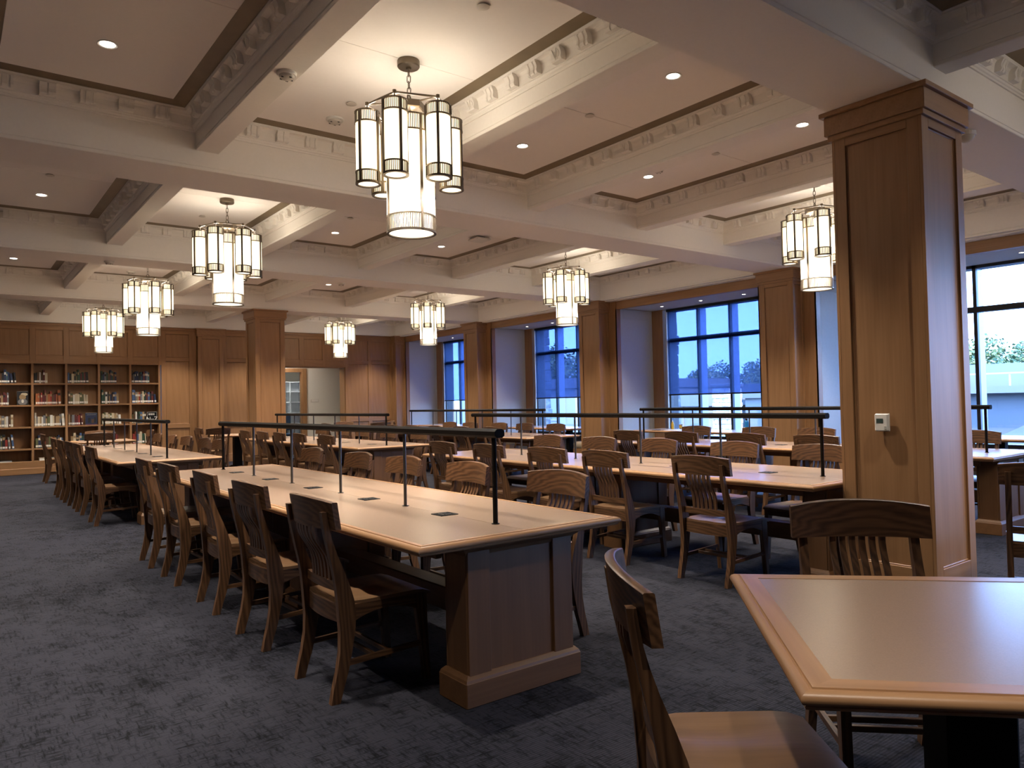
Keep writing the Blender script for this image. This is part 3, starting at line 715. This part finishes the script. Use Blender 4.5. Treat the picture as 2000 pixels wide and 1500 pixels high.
    part('spider', G().box(-.165, -.008, ztb - .012, .165, .008, ztb - .006).box(-.008, -.165, ztb - .012, .008, .165, ztb - .006), 'fixture', s)
    return r
CH = [(1, 0, 'largest and nearest glass chandelier, hanging over the nearest long table'), (1, 1, 'second chandelier of the left row, over the gap between the left tables'), (1, 2, 'third chandelier of the left row, above the left end of the room'),
      (1, 3, 'farthest chandelier of the left row, in front of the bookcase'), (4, 0, 'chandelier partly hidden by the large near column'), (4, 1, 'second chandelier of the right row, in front of the three-pane window'),
      (4, 2, 'third chandelier of the right row, before the window wall'), (4, 3, 'farthest chandelier of the right row, above the doorway side')]
ch0 = None
for n, (i, k, lab) in enumerate(CH):
    loc = (XS + (i - .5) * PX, beam_c(k) + PY / 2, ZC); rz = math.radians(41 + [0, 7, -4, 12, 3, -8, 15, 5][n])
    if ch0 is None: ch0 = make_chandelier(); ch0.location = loc; ch0.rotation_euler = (0, 0, rz); ch0['label'] = lab
    else: dup(ch0, loc, rz, lab)
dup(ch0, (XS + 2.5 * PX, beam_c(-1) + PY / 2, ZC), .4, 'added unseen chandelier lighting the near column from its right')  # unseen extra chandelier, added to light the column face and first beam

# ------------------------------------------------------------------ ceiling fittings
dl_ring = G().lathe([(.046, 0), (.062, 0), (.064, -.004), (.060, -.007), (.048, -.004), (.046, -.002)], 24).mesh('trim_ring', 'white_plastic', 40)
dl_lens = G().lathe([(.047, -.003), (.0001, -.003)], 24).mesh('lens', 'downlens')
def downlight(x, y, lab, power=None, r=1.0, z=ZC, size=math.radians(82)):
    t = root('downlight', (x, y, z), label=lab, cat='downlight', group='recessed downlights')
    link('trim_ring', dl_ring, t); link('lens', dl_lens, t)
    if r != 1.0: t.scale = (r, r, 1)
    L = bpy.data.lights.new('downlight_beam', 'SPOT'); L.energy = DOWNLIGHT_W if power is None else power; L.color = (1, .90, .77); L.spot_size = size; L.spot_blend = .6; L.shadow_soft_size = .04
    lo = bpy.data.objects.new('beam', L); C.objects.link(lo); lo.parent = t; lo.location = (0, 0, -.02)
BAYY = ['nearest', 'second', 'third', 'farthest']
for k in range(-1, 4):
    for i, nm in ((-1, 'far left'), (0, 'left'), (2, 'middle'), (3, 'right of middle'), (5, 'window-side')):
        if k < 0 and i < 0: continue
        for s in (-1, 1):
            lab = 'recessed downlight, %s coffer of the %s bay, %s one' % (nm, BAYY[k] if k >= 0 else 'unseen rear', 'nearer' if s < 0 else 'farther')
            downlight(XS + (i - .5) * PX, beam_c(k) + PY / 2 + s * .925, lab, DOWNLIGHT_W * (.55 if k < 0 else 1))
for k in (-1, 0, 1, 2, 3):
    for q in (-1, 0, 1):
        downlight(11.3, beam_c(k) + PY / 2 + q * .95, 'tiny downlight in the alcove soffit of the %s window, %s' % (['unseen', 'near right', 'three-pane', 'second', 'farthest'][k + 1], ['nearest', 'middle', 'farthest'][q + 1]), 2.5, .6, 3.195, math.radians(70))
def smoke(x, y, z, lab, R=.062):
    t = root('smoke_detector', (x, y, z), label=lab, cat='smoke detector', group='ceiling detectors')
    part('base_ring', G().lathe([(0, 0), (R, 0), (R, -.012), (R * .93, -.018), (0, -.018)], 24), 'white_plastic', t, 40)
    part('sensor_cap', G().lathe([(R * .78, -.018), (R * .72, -.034), (R * .45, -.042), (0, -.042)], 24), 'cover_plastic', t, 40)
    g = G()
    for a in (0.3, 1.2, 2.4, 3.6, 5.0): g.box(R * .6 * math.cos(a) - .008, R * .6 * math.sin(a) - .004, -.040, R * .6 * math.cos(a) + .008, R * .6 * math.sin(a) + .004, -.036)
    part('vent_slots', g, 'dark_plastic', t)
smoke(1.75, 4.60, ZS, 'round detector on the narrow beam beside the nearest chandelier')
smoke(2.65, 5.87, ZC, 'white smoke detector on the bright coffer panel left of the nearest chandelier', .075)
smoke(2.62, 14.45, ZC, 'smoke detector above the third chandelier of the left row', .075)
smoke(1.74, 11.05, ZB, 'detector under the second wide cross beam on the left')
smoke(5.12, 11.2, ZB, 'detector under the wide cross beam in mid room')
smoke(6.05, 5.25, ZC, 'small detector in the coffer right of middle, nearest bay', .06)
for x, y, lab in ((2.62, 5.48, 'flat sprinkler cover beside the white smoke detector'), (2.64, 3.66, 'flat sprinkler cover at the top edge of the picture'), (4.40, 4.57, 'flat sprinkler cover on the panel seam right of the nearest chandelier'),
                  (.865, 8.9, 'flat sprinkler cover in the dim left coffer of the second bay'), (4.21, 8.9, 'flat sprinkler cover in the middle coffer of the second bay'), (2.60, 9.8, 'flat sprinkler cover above the second chandelier'), (6.14, 4.58, 'flat sprinkler cover in the coffer right of middle')):
    t = root('sprinkler_cover', (x, y, ZC), label=lab, cat='sprinkler', group='flat sprinkler covers')
    part('cover_plate', G().lathe([(.04, -.008), (.042, -.012), (.038, -.014), (0.0001, -.014)], 20), 'cover_plastic', t, 40); part('collar', G().cyl(0, 0, -.010, 0, .03, 16), 'cover_plastic', t)
t = root('access_point', (6.30, 8.95, ZC), 0, label='square white wireless plate hanging under the coffer of the second bay', cat='wireless unit')
part('housing', G().cbox(-.13, -.13, -.055, .13, .13, -.022, .012), 'white_plastic', t); part('bracket_plate', G().box(-.06, -.06, -.022, .06, .06, 0), 'dark_plastic', t)
t = root('camera_dome', (6.216, 2.33, ZB), label='small clear dome under the beam right of the near column', cat='camera')
part('dome_base', G().cyl(0, 0, -.03, 0, .065, 20), 'white_plastic', t); part('dome', G().sphere((0, 0, -.03), .055, 18, 10, (1, 1, .9)), 'cover_plastic', t, 60)

# ------------------------------------------------------------------ tables
def rect_loft(prof, hx, hy, m):
    """mitred frame: prof (inset from the outer edge, z)"""
    return frame_loft(prof, hx, hy, m)
def edge_prof(w):
    return [(w, .7590), (w, .7612), (.030, .7612), (.0285, .7575), (.0255, .7575), (.024, .7590), (.014, .7580), (.005, .7530), (0, .7450), (0, .7400), (.004, .7330), (.010, .7300), (.012, .7290), (.010, .7270), (.011, .7220), (.018, .7180), (w, .7180)]
def pedestal(g, ph, y, hw=.31, hd=.085):
    pass
def make_long_table():
    r = root('long_table', cat='table', group='long reading tables')
    L2, W2 = 2.565, .605
    b = .052
    for s in (-1, 1):
        part('top_panel', G().box(-W2 + b - .002 if s < 0 else .0012, -L2 + b - .002, .735, -.0012 if s < 0 else W2 - b + .002, L2 - b + .002, .7600), 'laminate', r)
    part('top_core', G().box(-.5, -L2 + .12, .715, .5, L2 - .12, .736), 'dark_plastic', r)
    part('edge_band', rect_loft(edge_prof(b), W2, L2, (0, 1, 0, 1)), ['edgewood_x', 'edgewood_y'], r, 50)
    fr = G()
    for x in (-.40, .37): fr.box(x, -L2 + .20, .655, x + .03, L2 - .20, .718)
    part('apron', fr, 'pedestal_y', r)
    part('footbeam', G().cbox(-.065, -L2 + .2, .26, .065, L2 - .2, .385, .006), 'pedestal_y', r)
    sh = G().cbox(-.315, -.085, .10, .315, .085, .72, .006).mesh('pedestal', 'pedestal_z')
    def stl(x, y, s):
        return G().cbox(x, min(y, y + s * .012), .13, x + .125, max(y, y + s * .012), .70, .003)
    smeshes = [stl(x, y, s).mesh('stile', 'pedestal_z') for s, y in ((-1, -.085), (1, .085)) for x in (-.315, .19)]
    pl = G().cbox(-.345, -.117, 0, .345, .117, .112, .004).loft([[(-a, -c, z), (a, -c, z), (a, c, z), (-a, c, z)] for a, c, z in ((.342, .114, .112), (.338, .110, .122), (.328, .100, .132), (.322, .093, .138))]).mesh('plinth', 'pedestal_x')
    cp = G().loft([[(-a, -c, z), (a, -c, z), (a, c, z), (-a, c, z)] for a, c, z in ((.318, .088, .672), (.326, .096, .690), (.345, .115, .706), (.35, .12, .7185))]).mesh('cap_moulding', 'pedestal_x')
    for y in (-2.40, -.40, .46, 2.40):
        p = link('pedestal', sh, r, (0, y, 0))
        for q in smeshes: link('stile', q, p)
        link('plinth', pl, p); link('cap_moulding', cp, p)
    # lit rail on six posts
    y0 = -2.5 * PL
    oct8 = [(.030 * x, 1.213 + .022 * z) for x, z in ((-.55, -1), (.55, -1), (1, -.5), (1, .45), (.55, 1), (-.55, 1), (-1, .45), (-1, -.5))]
    lr = part('light_rail', G().prism(oct8, 1, y0 - .05, -y0 + .05), 'railmetal', r, 30)
    for q in range(6):
        y = y0 + q * PL; e = q in (0, 5)
        part('post', G().cyl(0, y, .759, 1.195, .0125 if e else .0095, 12).cyl(0, y, .7595, .764, .02, 12), 'railmetal' if e else 'postmetal', lr, 40)
    for q in range(5):
        y = y0 + (q + .5) * PL
        ot = part('power_outlet', G().cbox(-.055, -.055, .7595, .055, .055, .7635, .0015), 'dark_plastic', r, loc=(-.012, y, 0))
        part('socket', G().box(-.026, -.030, .7635, -.018, .030, .7640).box(-.010, -.028, .7635, .026, -.018, .7640).box(-.010, .018, .7635, .026, .028, .7640), 'postmetal', ot)
    return r
lt = make_long_table()
TABS = [(0, TA, 'nearest long reading table, in the middle of the picture'), (0, TB, 'long reading table farther along the left row, before the bookcase'),
        (1, TA, 'long reading table behind the nearest one, ending at the near column'), (1, TB, 'long reading table in front of the far column and doorway'),
        (2, TA, 'long reading table nearest the windows, passing behind the near column'), (2, TB, 'far long reading table beside the window wall')]
for n, (c, t0, lab) in enumerate(TABS):
    loc = (TX[c], t0 + 2.5 * PL, 0)
    if n == 0: lt.location = loc; lt['label'] = lab
    else: dup(lt, loc, 0, lab)

def make_square_table():
    r = root('square_table', cat='table', group='square oak-edged tables')
    W2 = .535; b = .082
    part('top_panel', G().box(-W2 + b - .002, -W2 + b - .002, .735, W2 - b + .002, W2 - b + .002, .7598), 'laminate', r)
    part('edge_band', rect_loft(edge_prof(b), W2, W2, (0, 1, 0, 1)), ['edgewood_x', 'edgewood_y'], r, 50)
    part('top_core', G().box(-.42, -.42, .712, .42, .42, .736), 'dark_plastic', r)
    part('pedestal', G().cbox(-.085, -.085, .05, .085, .085, .715, .006), 'railmetal', r)
    part('foot', G().cbox(-.36, -.05, 0, .36, .05, .05, .01).cbox(-.05, -.36, 0, .05, .36, .05, .01), 'railmetal', r)
    return r
NT = (2.150, .852)
sq = make_square_table(); sq.location = (*NT, 0); sq.rotation_euler = (0, 0, math.radians(-46.2)); sq['label'] = 'large foreground square table with oak edge at the lower right'
SQ = [((2.55, 17.0), 0, 'square table in front of the bookcase beyond the left row'), ((5.3, 17.3), .0, 'square table behind the far column'), ((8.2, 17.0), 0, 'square table in the far corner by the doorway')]
for p, a, lab in SQ: dup(sq, (*p, 0), a, lab)

# ------------------------------------------------------------------ chairs
def make_chair():
    """origin on the floor between the rear feet; the sitter faces +y"""
    r = root('wooden_chair', cat='chair', group='slat-back oak chairs')
    RL = [(0, 0, .045), (.06, .012, .062), (.14, .032, .088), (.23, .047, .108), (.32, .050, .124), (.40, .044, .129), (.46, .040, .121), (.53, .033, .100), (.60, .021, .074), (.68, .003, .041), (.74, -.010, .020), (.79, -.021, .006), (.84, -.028, -.003), (.882, -.033, -.009)]
    for s in (-1, 1):
        x = s * .212; w = .016
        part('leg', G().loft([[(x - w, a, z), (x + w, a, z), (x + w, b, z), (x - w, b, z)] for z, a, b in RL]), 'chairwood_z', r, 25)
    FL = [(0, .497, .530), (.10, .487, .524), (.20, .474, .518), (.30, .461, .514), (.38, .452, .514), (.425, .450, .512), (.436, .456, .504)]
    for s in (-1, 1):
        x = s * .207
        part('leg', G().loft([[(x - .017, a, z), (x + .017, a, z), (x + .017, b, z), (x - .017, b, z)] for z, a, b in FL]), 'chairwood_z', r, 25)
    # crest rail: curved in plan, arched on top, leaning back
    n = 12; rings = []
    for i in range(n + 1):
        x = -.262 + .524 * i / n; t = x / .262; yc = -.026 + .050 * t * t; zt = .926 + .020 * (1 - t * t); zb = .800
        def y(z, o): return yc + o - .14 * (z - .86)
        rings.append([(x, y(zb, -.014), zb), (x, y(zb, .014), zb), (x, y(zt, .014), zt - .003), (x, y(zt, .010), zt), (x, y(zt, -.010), zt), (x, y(zt, -.014), zt - .003)])
    part('crest_rail', G().loft(rings), 'chairwood_x', r, 40)
    rings = []
    for i in range(9):
        x = -.197 + .394 * i / 8; t = x / .197; yc = .058 + .018 * t * t
        rings.append([(x, yc - .011, .498), (x, yc + .011, .498), (x, yc + .011, .540), (x, yc - .011, .542)])
    part('back_rail', G().loft(rings), 'chairwood_x', r, 40)
    SP = [(.806, -.022), (.775, -.020), (.745, -.011), (.715, .006), (.685, .026), (.655, .043), (.62, .053), (.58, .057), (.538, .059)]
    for q in range(6):
        x = (q - 2.5) * .038; w = .0115; ce = .018 * (abs(x) / .197) ** 2
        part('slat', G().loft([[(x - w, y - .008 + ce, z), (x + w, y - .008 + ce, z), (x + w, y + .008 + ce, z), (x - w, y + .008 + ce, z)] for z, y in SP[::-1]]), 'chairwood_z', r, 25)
    # dished seat with a rolled front
    NX, NY = 10, 10; g = G(); v = []
    for layer in (0, 1):
        for j in range(NY + 1):
            y = .075 + (.535 - .075) * j / NY
            for i in range(NX + 1):
                u = -1 + 2 * i / NX; hw = .196 + .028 * min(1, max(0, (y - .075) / .10)); x = u * hw
                dish = .014 * math.exp(-((abs(u) - .42) / .34) ** 2) * math.exp(-((y - .25) / .15) ** 2)
                roll = -.020 * max(0, (y - .45) / .085) ** 2
                z = .452 - dish + roll
                if layer: z = min(z - .016, .436 + roll * .6)
                v.append((x, y, z))
    S = (NX + 1) * (NY + 1); f = []
    for j in range(NY):
        for i in range(NX):
            a = j * (NX + 1) + i; f.append((a, a + 1, a + NX + 2, a + NX + 1)); f.append((S + a, S + a + NX + 1, S + a + NX + 2, S + a + 1))
    for i in range(NX):
        f.append((i, S + i, S + i + 1, i + 1)); a = NY * (NX + 1) + i; f.append((a, a + 1, S + a + 1, S + a))
    for j in range(NY):
        a = j * (NX + 1); f.append((a, a + NX + 1, S + a + NX + 1, S + a)); a += NX; f.append((a, S + a, S + a + NX + 1, a + NX + 1))
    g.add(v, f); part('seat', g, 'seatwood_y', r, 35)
    for s in (-1, 1):
        x = s * .210; rings = []
        for i in range(11):
            y = .112 + (.462 - .112) * i / 10; t = (i / 10 - .5) * 2
            rings.append([(x - .011, y, .355 + .040 * (1 - t * t)), (x + .011, y, .355 + .040 * (1 - t * t)), (x + .011, y, .4375), (x - .011, y, .4375)])
        part('apron', G().loft(rings[::-1]), 'chairwood_y', r, 30)
    rings = []
    for i in range(9):
        x = -.198 + .396 * i / 8; t = x / .198; yc = .062 + .022 * t * t
        rings.append([(x, yc - .010, .352), (x, yc + .010, .352), (x, yc + .010, .437), (x, yc - .010, .437)])
    part('apron', G().loft(rings), 'chairwood_x', r, 40)
    part('apron', G().cbox(-.192, .478, .365, .192, .500, .432, .003), 'chairwood_x', r)
    for s in (-1, 1):
        x = s * .210
        part('stretcher', G().loft([[(x - .009, a, z), (x + .009, a, z), (x + .009, a, z + .024), (x - .009, a, z + .024)] for a, z in ((.478, .172), (.09, .158))]), 'chairwood_y', r)
    for y in (.235, .315): part('stretcher', G().cbox(-.203, y - .009, .160, .203, y + .009, .182, .002), 'chairwood_x', r)
    return r
chair0 = make_chair(); used = [False]
def chair(x, y, rz, lab, first=False):
    if not used[0]:
        used[0] = True; chair0.location = (x, y, 0); chair0.rotation_euler = (0, 0, rz); chair0['label'] = lab; return chair0
    return dup(chair0, (x, y, 0), rz, lab)
# long-table sides: facing +x from the left (rz = -90 deg), facing -x from the right (rz = 90 deg)
JL = {(0, TA): [.44, 1.39, 2.34, 3.37, 4.22], (0, TB): [.30, 1.50, 2.33, 3.25, 4.1], (1, TA): [.52, 1.52, 2.28, 3.22, 4.12], (1, TB): [.40, 1.50, 2.33, 3.20, 4.10], (2, TA): [.45, 1.37, 2.27, 3.23, 4.17], (2, TB): [.45, 1.42, 2.29, 3.2, 4.1]}
JR = {(0, TA): [.42, 1.40, 2.32, 3.13, 4.20], (0, TB): [.50, 1.22, 2.28, 3.14, 4.2], (1, TA): [.46, 1.33, 2.30, 3.17, 4.10], (1, TB): [.35, 1.36, 2.32, 3.13, 4.2], (2, TA): [.40, 1.34, 2.27, 3.14, 4.21], (2, TB): [.54, 1.48, 2.32, 3.4, 4.2]}
TN = {(0, TA): 'the nearest long table', (0, TB): 'the long table before the bookcase', (1, TA): 'the long table behind the nearest one', (1, TB): 'the long table before the far column', (2, TA): 'the long table nearest the windows', (2, TB): 'the far long table by the window wall'}
for key in TN:
    c, t0 = key
    for n, dy in enumerate(JL[key]):
        chair(TX[c] - .786 + random.uniform(-.012, .012), t0 + dy, -PI / 2 + random.uniform(-.03, .03), 'oak chair, %s from near end, left of %s' % (ORD[n], TN[key]))
    for n, dy in enumerate(JR[key]):
        chair(TX[c] + .786 + random.uniform(-.012, .012), t0 + dy, PI / 2 + random.uniform(-.03, .03), 'oak chair, %s from near end, right of %s' % (ORD[n], TN[key]))
def face(x, y, tx, ty): return math.atan2(ty - y, tx - x) - PI / 2
bd = (.695, .719)
chair(2.905, 1.535, math.radians(134.2), 'oak slat-back chair facing us across the foreground square table')
chair(1.425, 1.385, math.radians(-128), 'oak chair in the left foreground with its seat lit, at the square table')
chair(5.19, 1.56, math.radians(-70), 'oak chair cut off at the right edge, beside the near column')
chair(1.50, 16.92, -PI / 2, 'chair on the left of the square table before the bookcase'); chair(2.35, 16.05, -.1, 'chair turned sideways in front of the square table before the bookcase')
chair(3.45, 17.1, PI / 2, 'chair on the right of the square table before the bookcase'); chair(2.6, 17.95, PI, 'chair behind the square table before the bookcase')
chair(4.45, 17.3, -PI / 2, 'chair on the left of the square table behind the far column'); chair(4.65, 16.45, .1, 'chair with its back to us at the square table behind the far column'); chair(6.2, 17.4, PI / 2, 'chair on the right of the square table behind the far column')
chair(7.3, 17.0, -PI / 2, 'chair on the left of the square table by the doorway'); chair(9.15, 17.1, PI / 2 - .2, 'chair on the right of the square table by the doorway'); chair(8.2, 17.95, PI, 'chair behind the square table by the doorway')
chair(8.3, 16.05, 0, 'chair with its back to us at the square table by the doorway')

# ------------------------------------------------------------------ thermostat on the near column
t = root('thermostat', (4.98, 2.434, 1.178), label='white thermostat on the left face of the near column', cat='thermostat')
part('back_plate', G().cbox(-.010, -.047, -.060, 0, .047, .060, .004), 'white_plastic', t)
part('body', G().cbox(-.030, -.044, -.058, -.008, .044, .058, .006), 'white_plastic', t)
part('screen', G().box(-.0312, -.014, -.004, -.0295, .030, .026), 'lcd', t)
part('button', G().cbox(-.0318, -.034, -.030, -.029, -.020, -.022, .001), 'cover_plastic', t); part('button', G().cbox(-.0318, -.034, -.044, -.029, -.020, -.036, .001), 'cover_plastic', t)

# ------------------------------------------------------------------ window alcoves
def alcove(k, nm):
    ac = beam_c(k) + PY / 2
    t = root('window_table', (11.15, ac + .02, 0), label='long table in the %s window alcove' % nm, cat='table', group='window alcove tables')
    hx, hy = .47, 1.25
    part('top_panel', G().box(-hx + .05, -hy + .05, .735, hx - .05, hy - .05, .7600), 'laminate', t)
    part('edge_band', rect_loft(edge_prof(.052), hx, hy, (0, 1, 0, 1)), ['edgewood_x', 'edgewood_y'], t, 50)
    for y in (-.7, .7):
        part('pedestal', G().cbox(-.06, y - .06, .04, .06, y + .06, .735, .006), 'railmetal', t); part('foot', G().cbox(-.30, y - .04, 0, .30, y + .04, .04, .008).cbox(-.04, y - .25, 0, .04, y + .25, .04, .008), 'railmetal', t)
    for s in (-1, 1):
        y = ac + s * 1.36
        b = root('banquette', (11.28, y, 0), label='tan cushioned bench in the %s window alcove, %s end' % (nm, 'near' if s < 0 else 'far'), cat='bench', group='alcove benches')
        part('bench_base', G().cbox(-.45, -.22, 0, .45, .22, .33, .004), 'oak_x', b)
        part('cushion', G().loft([[(x * (.46 - q), y2 * (.235 - q), z) for x, y2 in ((-1, -.8), (-.9, -1), (.9, -1), (1, -.8), (1, .8), (.9, 1), (-.9, 1), (-1, .8))] for z, q in ((.33, .02), (.345, .004), (.39, 0), (.44, .004), (.465, .02), (.475, .05))]), 'cushion', b, 70)
for k, nm in ((-1, 'unseen right'), (0, 'near right'), (1, 'three-pane'), (2, 'second'), (3, 'farthest')): alcove(k, nm)
t = root('water_bottle', (11.35, 7.97, .7612), label='blue water bottle on the window table under the bright window', cat='bottle')
part('body', G().lathe([(.0001, 0), (.034, 0), (.036, .01), (.036, .15), (.030, .175), (.018, .185)], 20), 'blueplastic', t, 40); part('cap', G().cyl(0, 0, .183, .215, .02, 16), 'dark_plastic', t)
t = root('sauce_bottle', (11.30, 9.62, .7612), label='mustard yellow bottle on the window table at its far end', cat='bottle')
part('body', G().lathe([(.0001, 0), (.026, 0), (.028, .01), (.028, .10), (.012, .15)], 16), 'mustard', t, 40); part('cap', G().cyl(0, 0, .148, .18, .012, 12, .005), 'white_plastic', t)
t = root('cup', (11.30, 9.42, .7612), label='small tan cup beside the mustard bottle', cat='cup')
part('body', G().lathe([(.0001, .003), (.028, .003), (.036, .10), (.033, .10), (.026, .008), (.0001, .008)], 18), 'cushion', t, 40); part('sleeve', G().lathe([(.0315, .03), (.0355, .075), (.0362, .075), (.0322, .03)], 18), 'mustard', t)
t = root('paper', (10.98, 9.35, .7612), .2, label='loose white sheets on the window table', cat='paper'); part('sheet', G().box(-.10, -.14, 0, .10, .14, .003), 'paper', t)
t = root('phone', (10.82, 9.62, .7612), .5, label='black phone lying on the window table', cat='phone'); part('case', G().cbox(-.036, -.075, 0, .036, .075, .009, .003), 'dark_plastic', t); part('screen', G().box(-.032, -.07, .009, .032, .07, .0096), 'darkglass', t)

# ------------------------------------------------------------------ outdoors
part('ground', G().box(12.2, -60, -1.1, 160, 160, -.75), 'asphalt', None, label='pale forecourt outside the windows', kind='structure')
# rough stone jambs of the building outside each window pier
for k in range(0, 4):
    t = root('stone_jamb', (12.2, beam_c(k), 0), label='rough stone jamb outside the window wall, %s pier' % ['near', 'second', 'third', 'fourth'][k], cat='stone pier', group='stone jambs')
    z = -.75; q = 0
    while z < 4.3:
        h = random.uniform(.16, .30); e = random.uniform(-.035, .035); e2 = random.uniform(-.03, .03)
        part('stone', G().cbox(0, -.50 + e, z, .42 + e2, .50 + e2, z + h - .012, .012), 'stone_dark', t); z += h; q += 1
def building(name, x0, y0, x1, y1, z1, lab, openings):
    t = root(name, (x0, y0, -.75), label=lab, cat='building')
    W, D, H = x1 - x0, y1 - y0, z1 + .75
    part('wall', G().box(0, 0, 0, W, D, H), 'concrete_white', t)
    part('parapet', G().box(-.15, -.15, H - .5, W, D + .15, H + .1), 'concrete', t)
    part('plinth', G().box(-.08, -.08, 0, W, D + .08, .7), 'concrete', t)
    for (a, b, c, d) in openings:
        w = part('window', G().box(-.06, a - .12, c - .12, .02, b + .12, d + .12), 'concrete_white', t); part('pane', G().box(-.07, a, c, -.05, b, d), 'darkglass', w)
    return t
building('hall_building', 27, 15.5, 40, 19.0, 1.8, 'sunlit white building seen below the shade of the bright window', [(.6, 2.6, .8, 1.9)])
building('annex_building', 25.5, 20.2, 40, 26.5, 1.5, 'low pale annex left of the stone chimney outside', [(3.6, 4.8, .9, 1.6), (1.0, 2.0, .9, 1.6)])
building('far_building', 30, 33, 46, 44, 2.6, 'pale building outside the second window', [(1, 2.2, 1.0, 2.3), (4, 5.2, 1.0, 2.3), (7, 8.2, 1.0, 2.3)])
t = root('parking_deck', (30, 5.2, -.75), label='low concrete parking deck outside the near right window', cat='building')
part('lower_wall', G().box(0, 0, 0, 10, 9.5, 2.05), 'concrete', t); part('deck_edge', G().box(-.5, -.2, 2.05, 10, 9.7, 2.30), 'concrete_white', t)
part('parapet', G().box(9.0, -.2, 2.3, 9.2, 9.7, 3.4), 'concrete_white', t); part('ramp', G().prism([(-9, .02), (-1.5, .02), (-1.5, 1.0)], 1, -3, 4.0), 'asphalt', t)
g = G()
for q in range(12): g.box(-.35, q * .8, 2.3, -.31, q * .8 + .05, 2.75)
g.box(-.36, 0, 2.72, -.30, 9.5, 2.78); part('guard_rail', g, 'alu', t)
t = root('stone_chimney', (24.0, 17.6, -.75), label='free-standing pale rubble stone pillar outside the bright window', cat='pillar')
part('core', G().box(.05, .05, 0, .75, .75, 2.5), 'stone', t); g = G(); z = 0
while z < 2.4:
    h = random.uniform(.13, .2); a = 0
    while a < .78:
        w = random.uniform(.12, .26); b = min(a + w, .8); e = random.uniform(0, .04)
        g.cbox(-e, a, z, .08, b - .012, z + h - .012, .01); g.cbox(a, -e, z, b - .012, .08, z + h - .012, .01); a = b
    z += h
part('facing_stones', g, 'stone', t, kind='stuff'); part('cap', G().cbox(-.06, -.06, 2.5, .86, .86, 2.63, .02), 'concrete_white', t)

def tree_meshes(seed, kind):
    rnd = random.Random(seed); g = G(); blobs = [(0, 0, 3.6, 1.9)]
    for q in range(9): blobs.append((rnd.uniform(-1.5, 1.5), rnd.uniform(-1.7, 1.7), rnd.uniform(2.0, 5.0), rnd.uniform(.8, 1.3)))
    for q in range(2600):
        bx, by, bz, R = rnd.choice(blobs)
        d = Vector((rnd.gauss(0, 1), rnd.gauss(0, 1), rnd.gauss(0, 1))).normalized() * R * rnd.uniform(.72, 1.06)
        p = Vector((bx, by, bz)) + d; u = Vector((rnd.gauss(0, 1), rnd.gauss(0, 1), rnd.gauss(0, .6))).normalized(); w = u.cross(d.normalized() + Vector((rnd.uniform(-.5, .5),) * 3)).normalized(); s = rnd.uniform(.10, .19)
        g.add([p - u * s, p + w * s * .6, p + u * s, p - w * s * .6], [(0, 1, 2, 3)])
    tr = G(); tr.cyl(0, 0, 0, 3.4, .17, 10, .09)
    for q in range(5):
        a = q * 1.25; tr.tube([(0, 0, 1.6 + .25 * q), (math.cos(a) * .9, math.sin(a) * .9, 2.7 + .25 * q)], .05, 6)
    return g, tr
TM = [tree_meshes(s, 0) for s in (3, 11, 23)]
TC = ['leaf_green', 'leaf_yellow', 'leaf_red', 'leaf_green']
TMESH = [[TM[q][0].mesh('foliage', m) for m in ('leaf_green', 'leaf_yellow', 'leaf_red')] + [TM[q][1].mesh('trunk', 'bark', 40)] for q in range(3)]
rnd = random.Random(5); nT = 0
WIN = ['near right window', 'bright three-pane window', 'second window']
spots = [(60, 13.5, 1.05, 1), (60, 18.9, 1.0, 0), (52, 18.35, .66, 2), (55, 20.3, .72, 1), (66, 23.6, 1.15, 0), (53, 23.6, .85, 1), (60, 28.0, 1.2, 0), (72, 29.5, 1.4, 1), (72, 18.5, 1.2, 0),
         (63, 35.0, 1.0, 0), (57, 38.2, .92, 1), (63, 41.6, 1.0, 0), (58, 45.0, .88, 1), (65, 48.6, 1.02, 0), (59, 51.5, .95, 2), (62, 58, 1.2, 1), (50, 57, 1.35, 0), (54, 63.5, 1.4, 1), (58, 72, 1.5, 0)]
for n, (x, y, s, m) in enumerate(spots):
    r = y / x; wn = WIN[0] if r < .52 else WIN[1] if r < .95 else WIN[2]
    t = root('tree', (x, y, -.75), rnd.uniform(0, 6), label='%s tree outside the %s, %s of those outside' % (['green', 'yellow-green', 'rust red'][m], wn, ORD[n]), cat='tree', group='trees outside')
    q = n % 3; t.scale = (s, s, s)
    link('foliage', TMESH[q][m], t, kind='stuff'); link('trunk', TMESH[q][3], t)
for n, (x, y, s) in enumerate([(20.5, 15.0, .8), (21, 16.9, .6), (20, 18.7, .9), (21.5, 20.5, .8), (19, 25.5, .9), (20, 27, .8), (24, 11.5, .5)]):
    t = root('shrub', (x, y, -.75), n, label='leafy shrub outside, %s from the near right' % ORD[n], cat='shrub', group='shrubs outside')
    g = G(); rr = random.Random(n)
    for q in range(420):
        d = Vector((rr.gauss(0, 1), rr.gauss(0, 1), abs(rr.gauss(0, 1)))).normalized() * rr.uniform(.5, 1); p = d * s; p.z += .2; u = Vector((rr.gauss(0, 1), rr.gauss(0, 1), rr.gauss(0, 1))).normalized(); w = u.cross(d).normalized(); k = .07
        g.add([p - u * k, p + w * k * .6, p + u * k, p - w * k * .6], [(0, 1, 2, 3)])
    part('foliage', g, 'leaf_yellow' if n % 2 else 'leaf_green', t, kind='stuff'); part('stem', G().cyl(0, 0, 0, s * .7, .03, 6), 'bark', t)
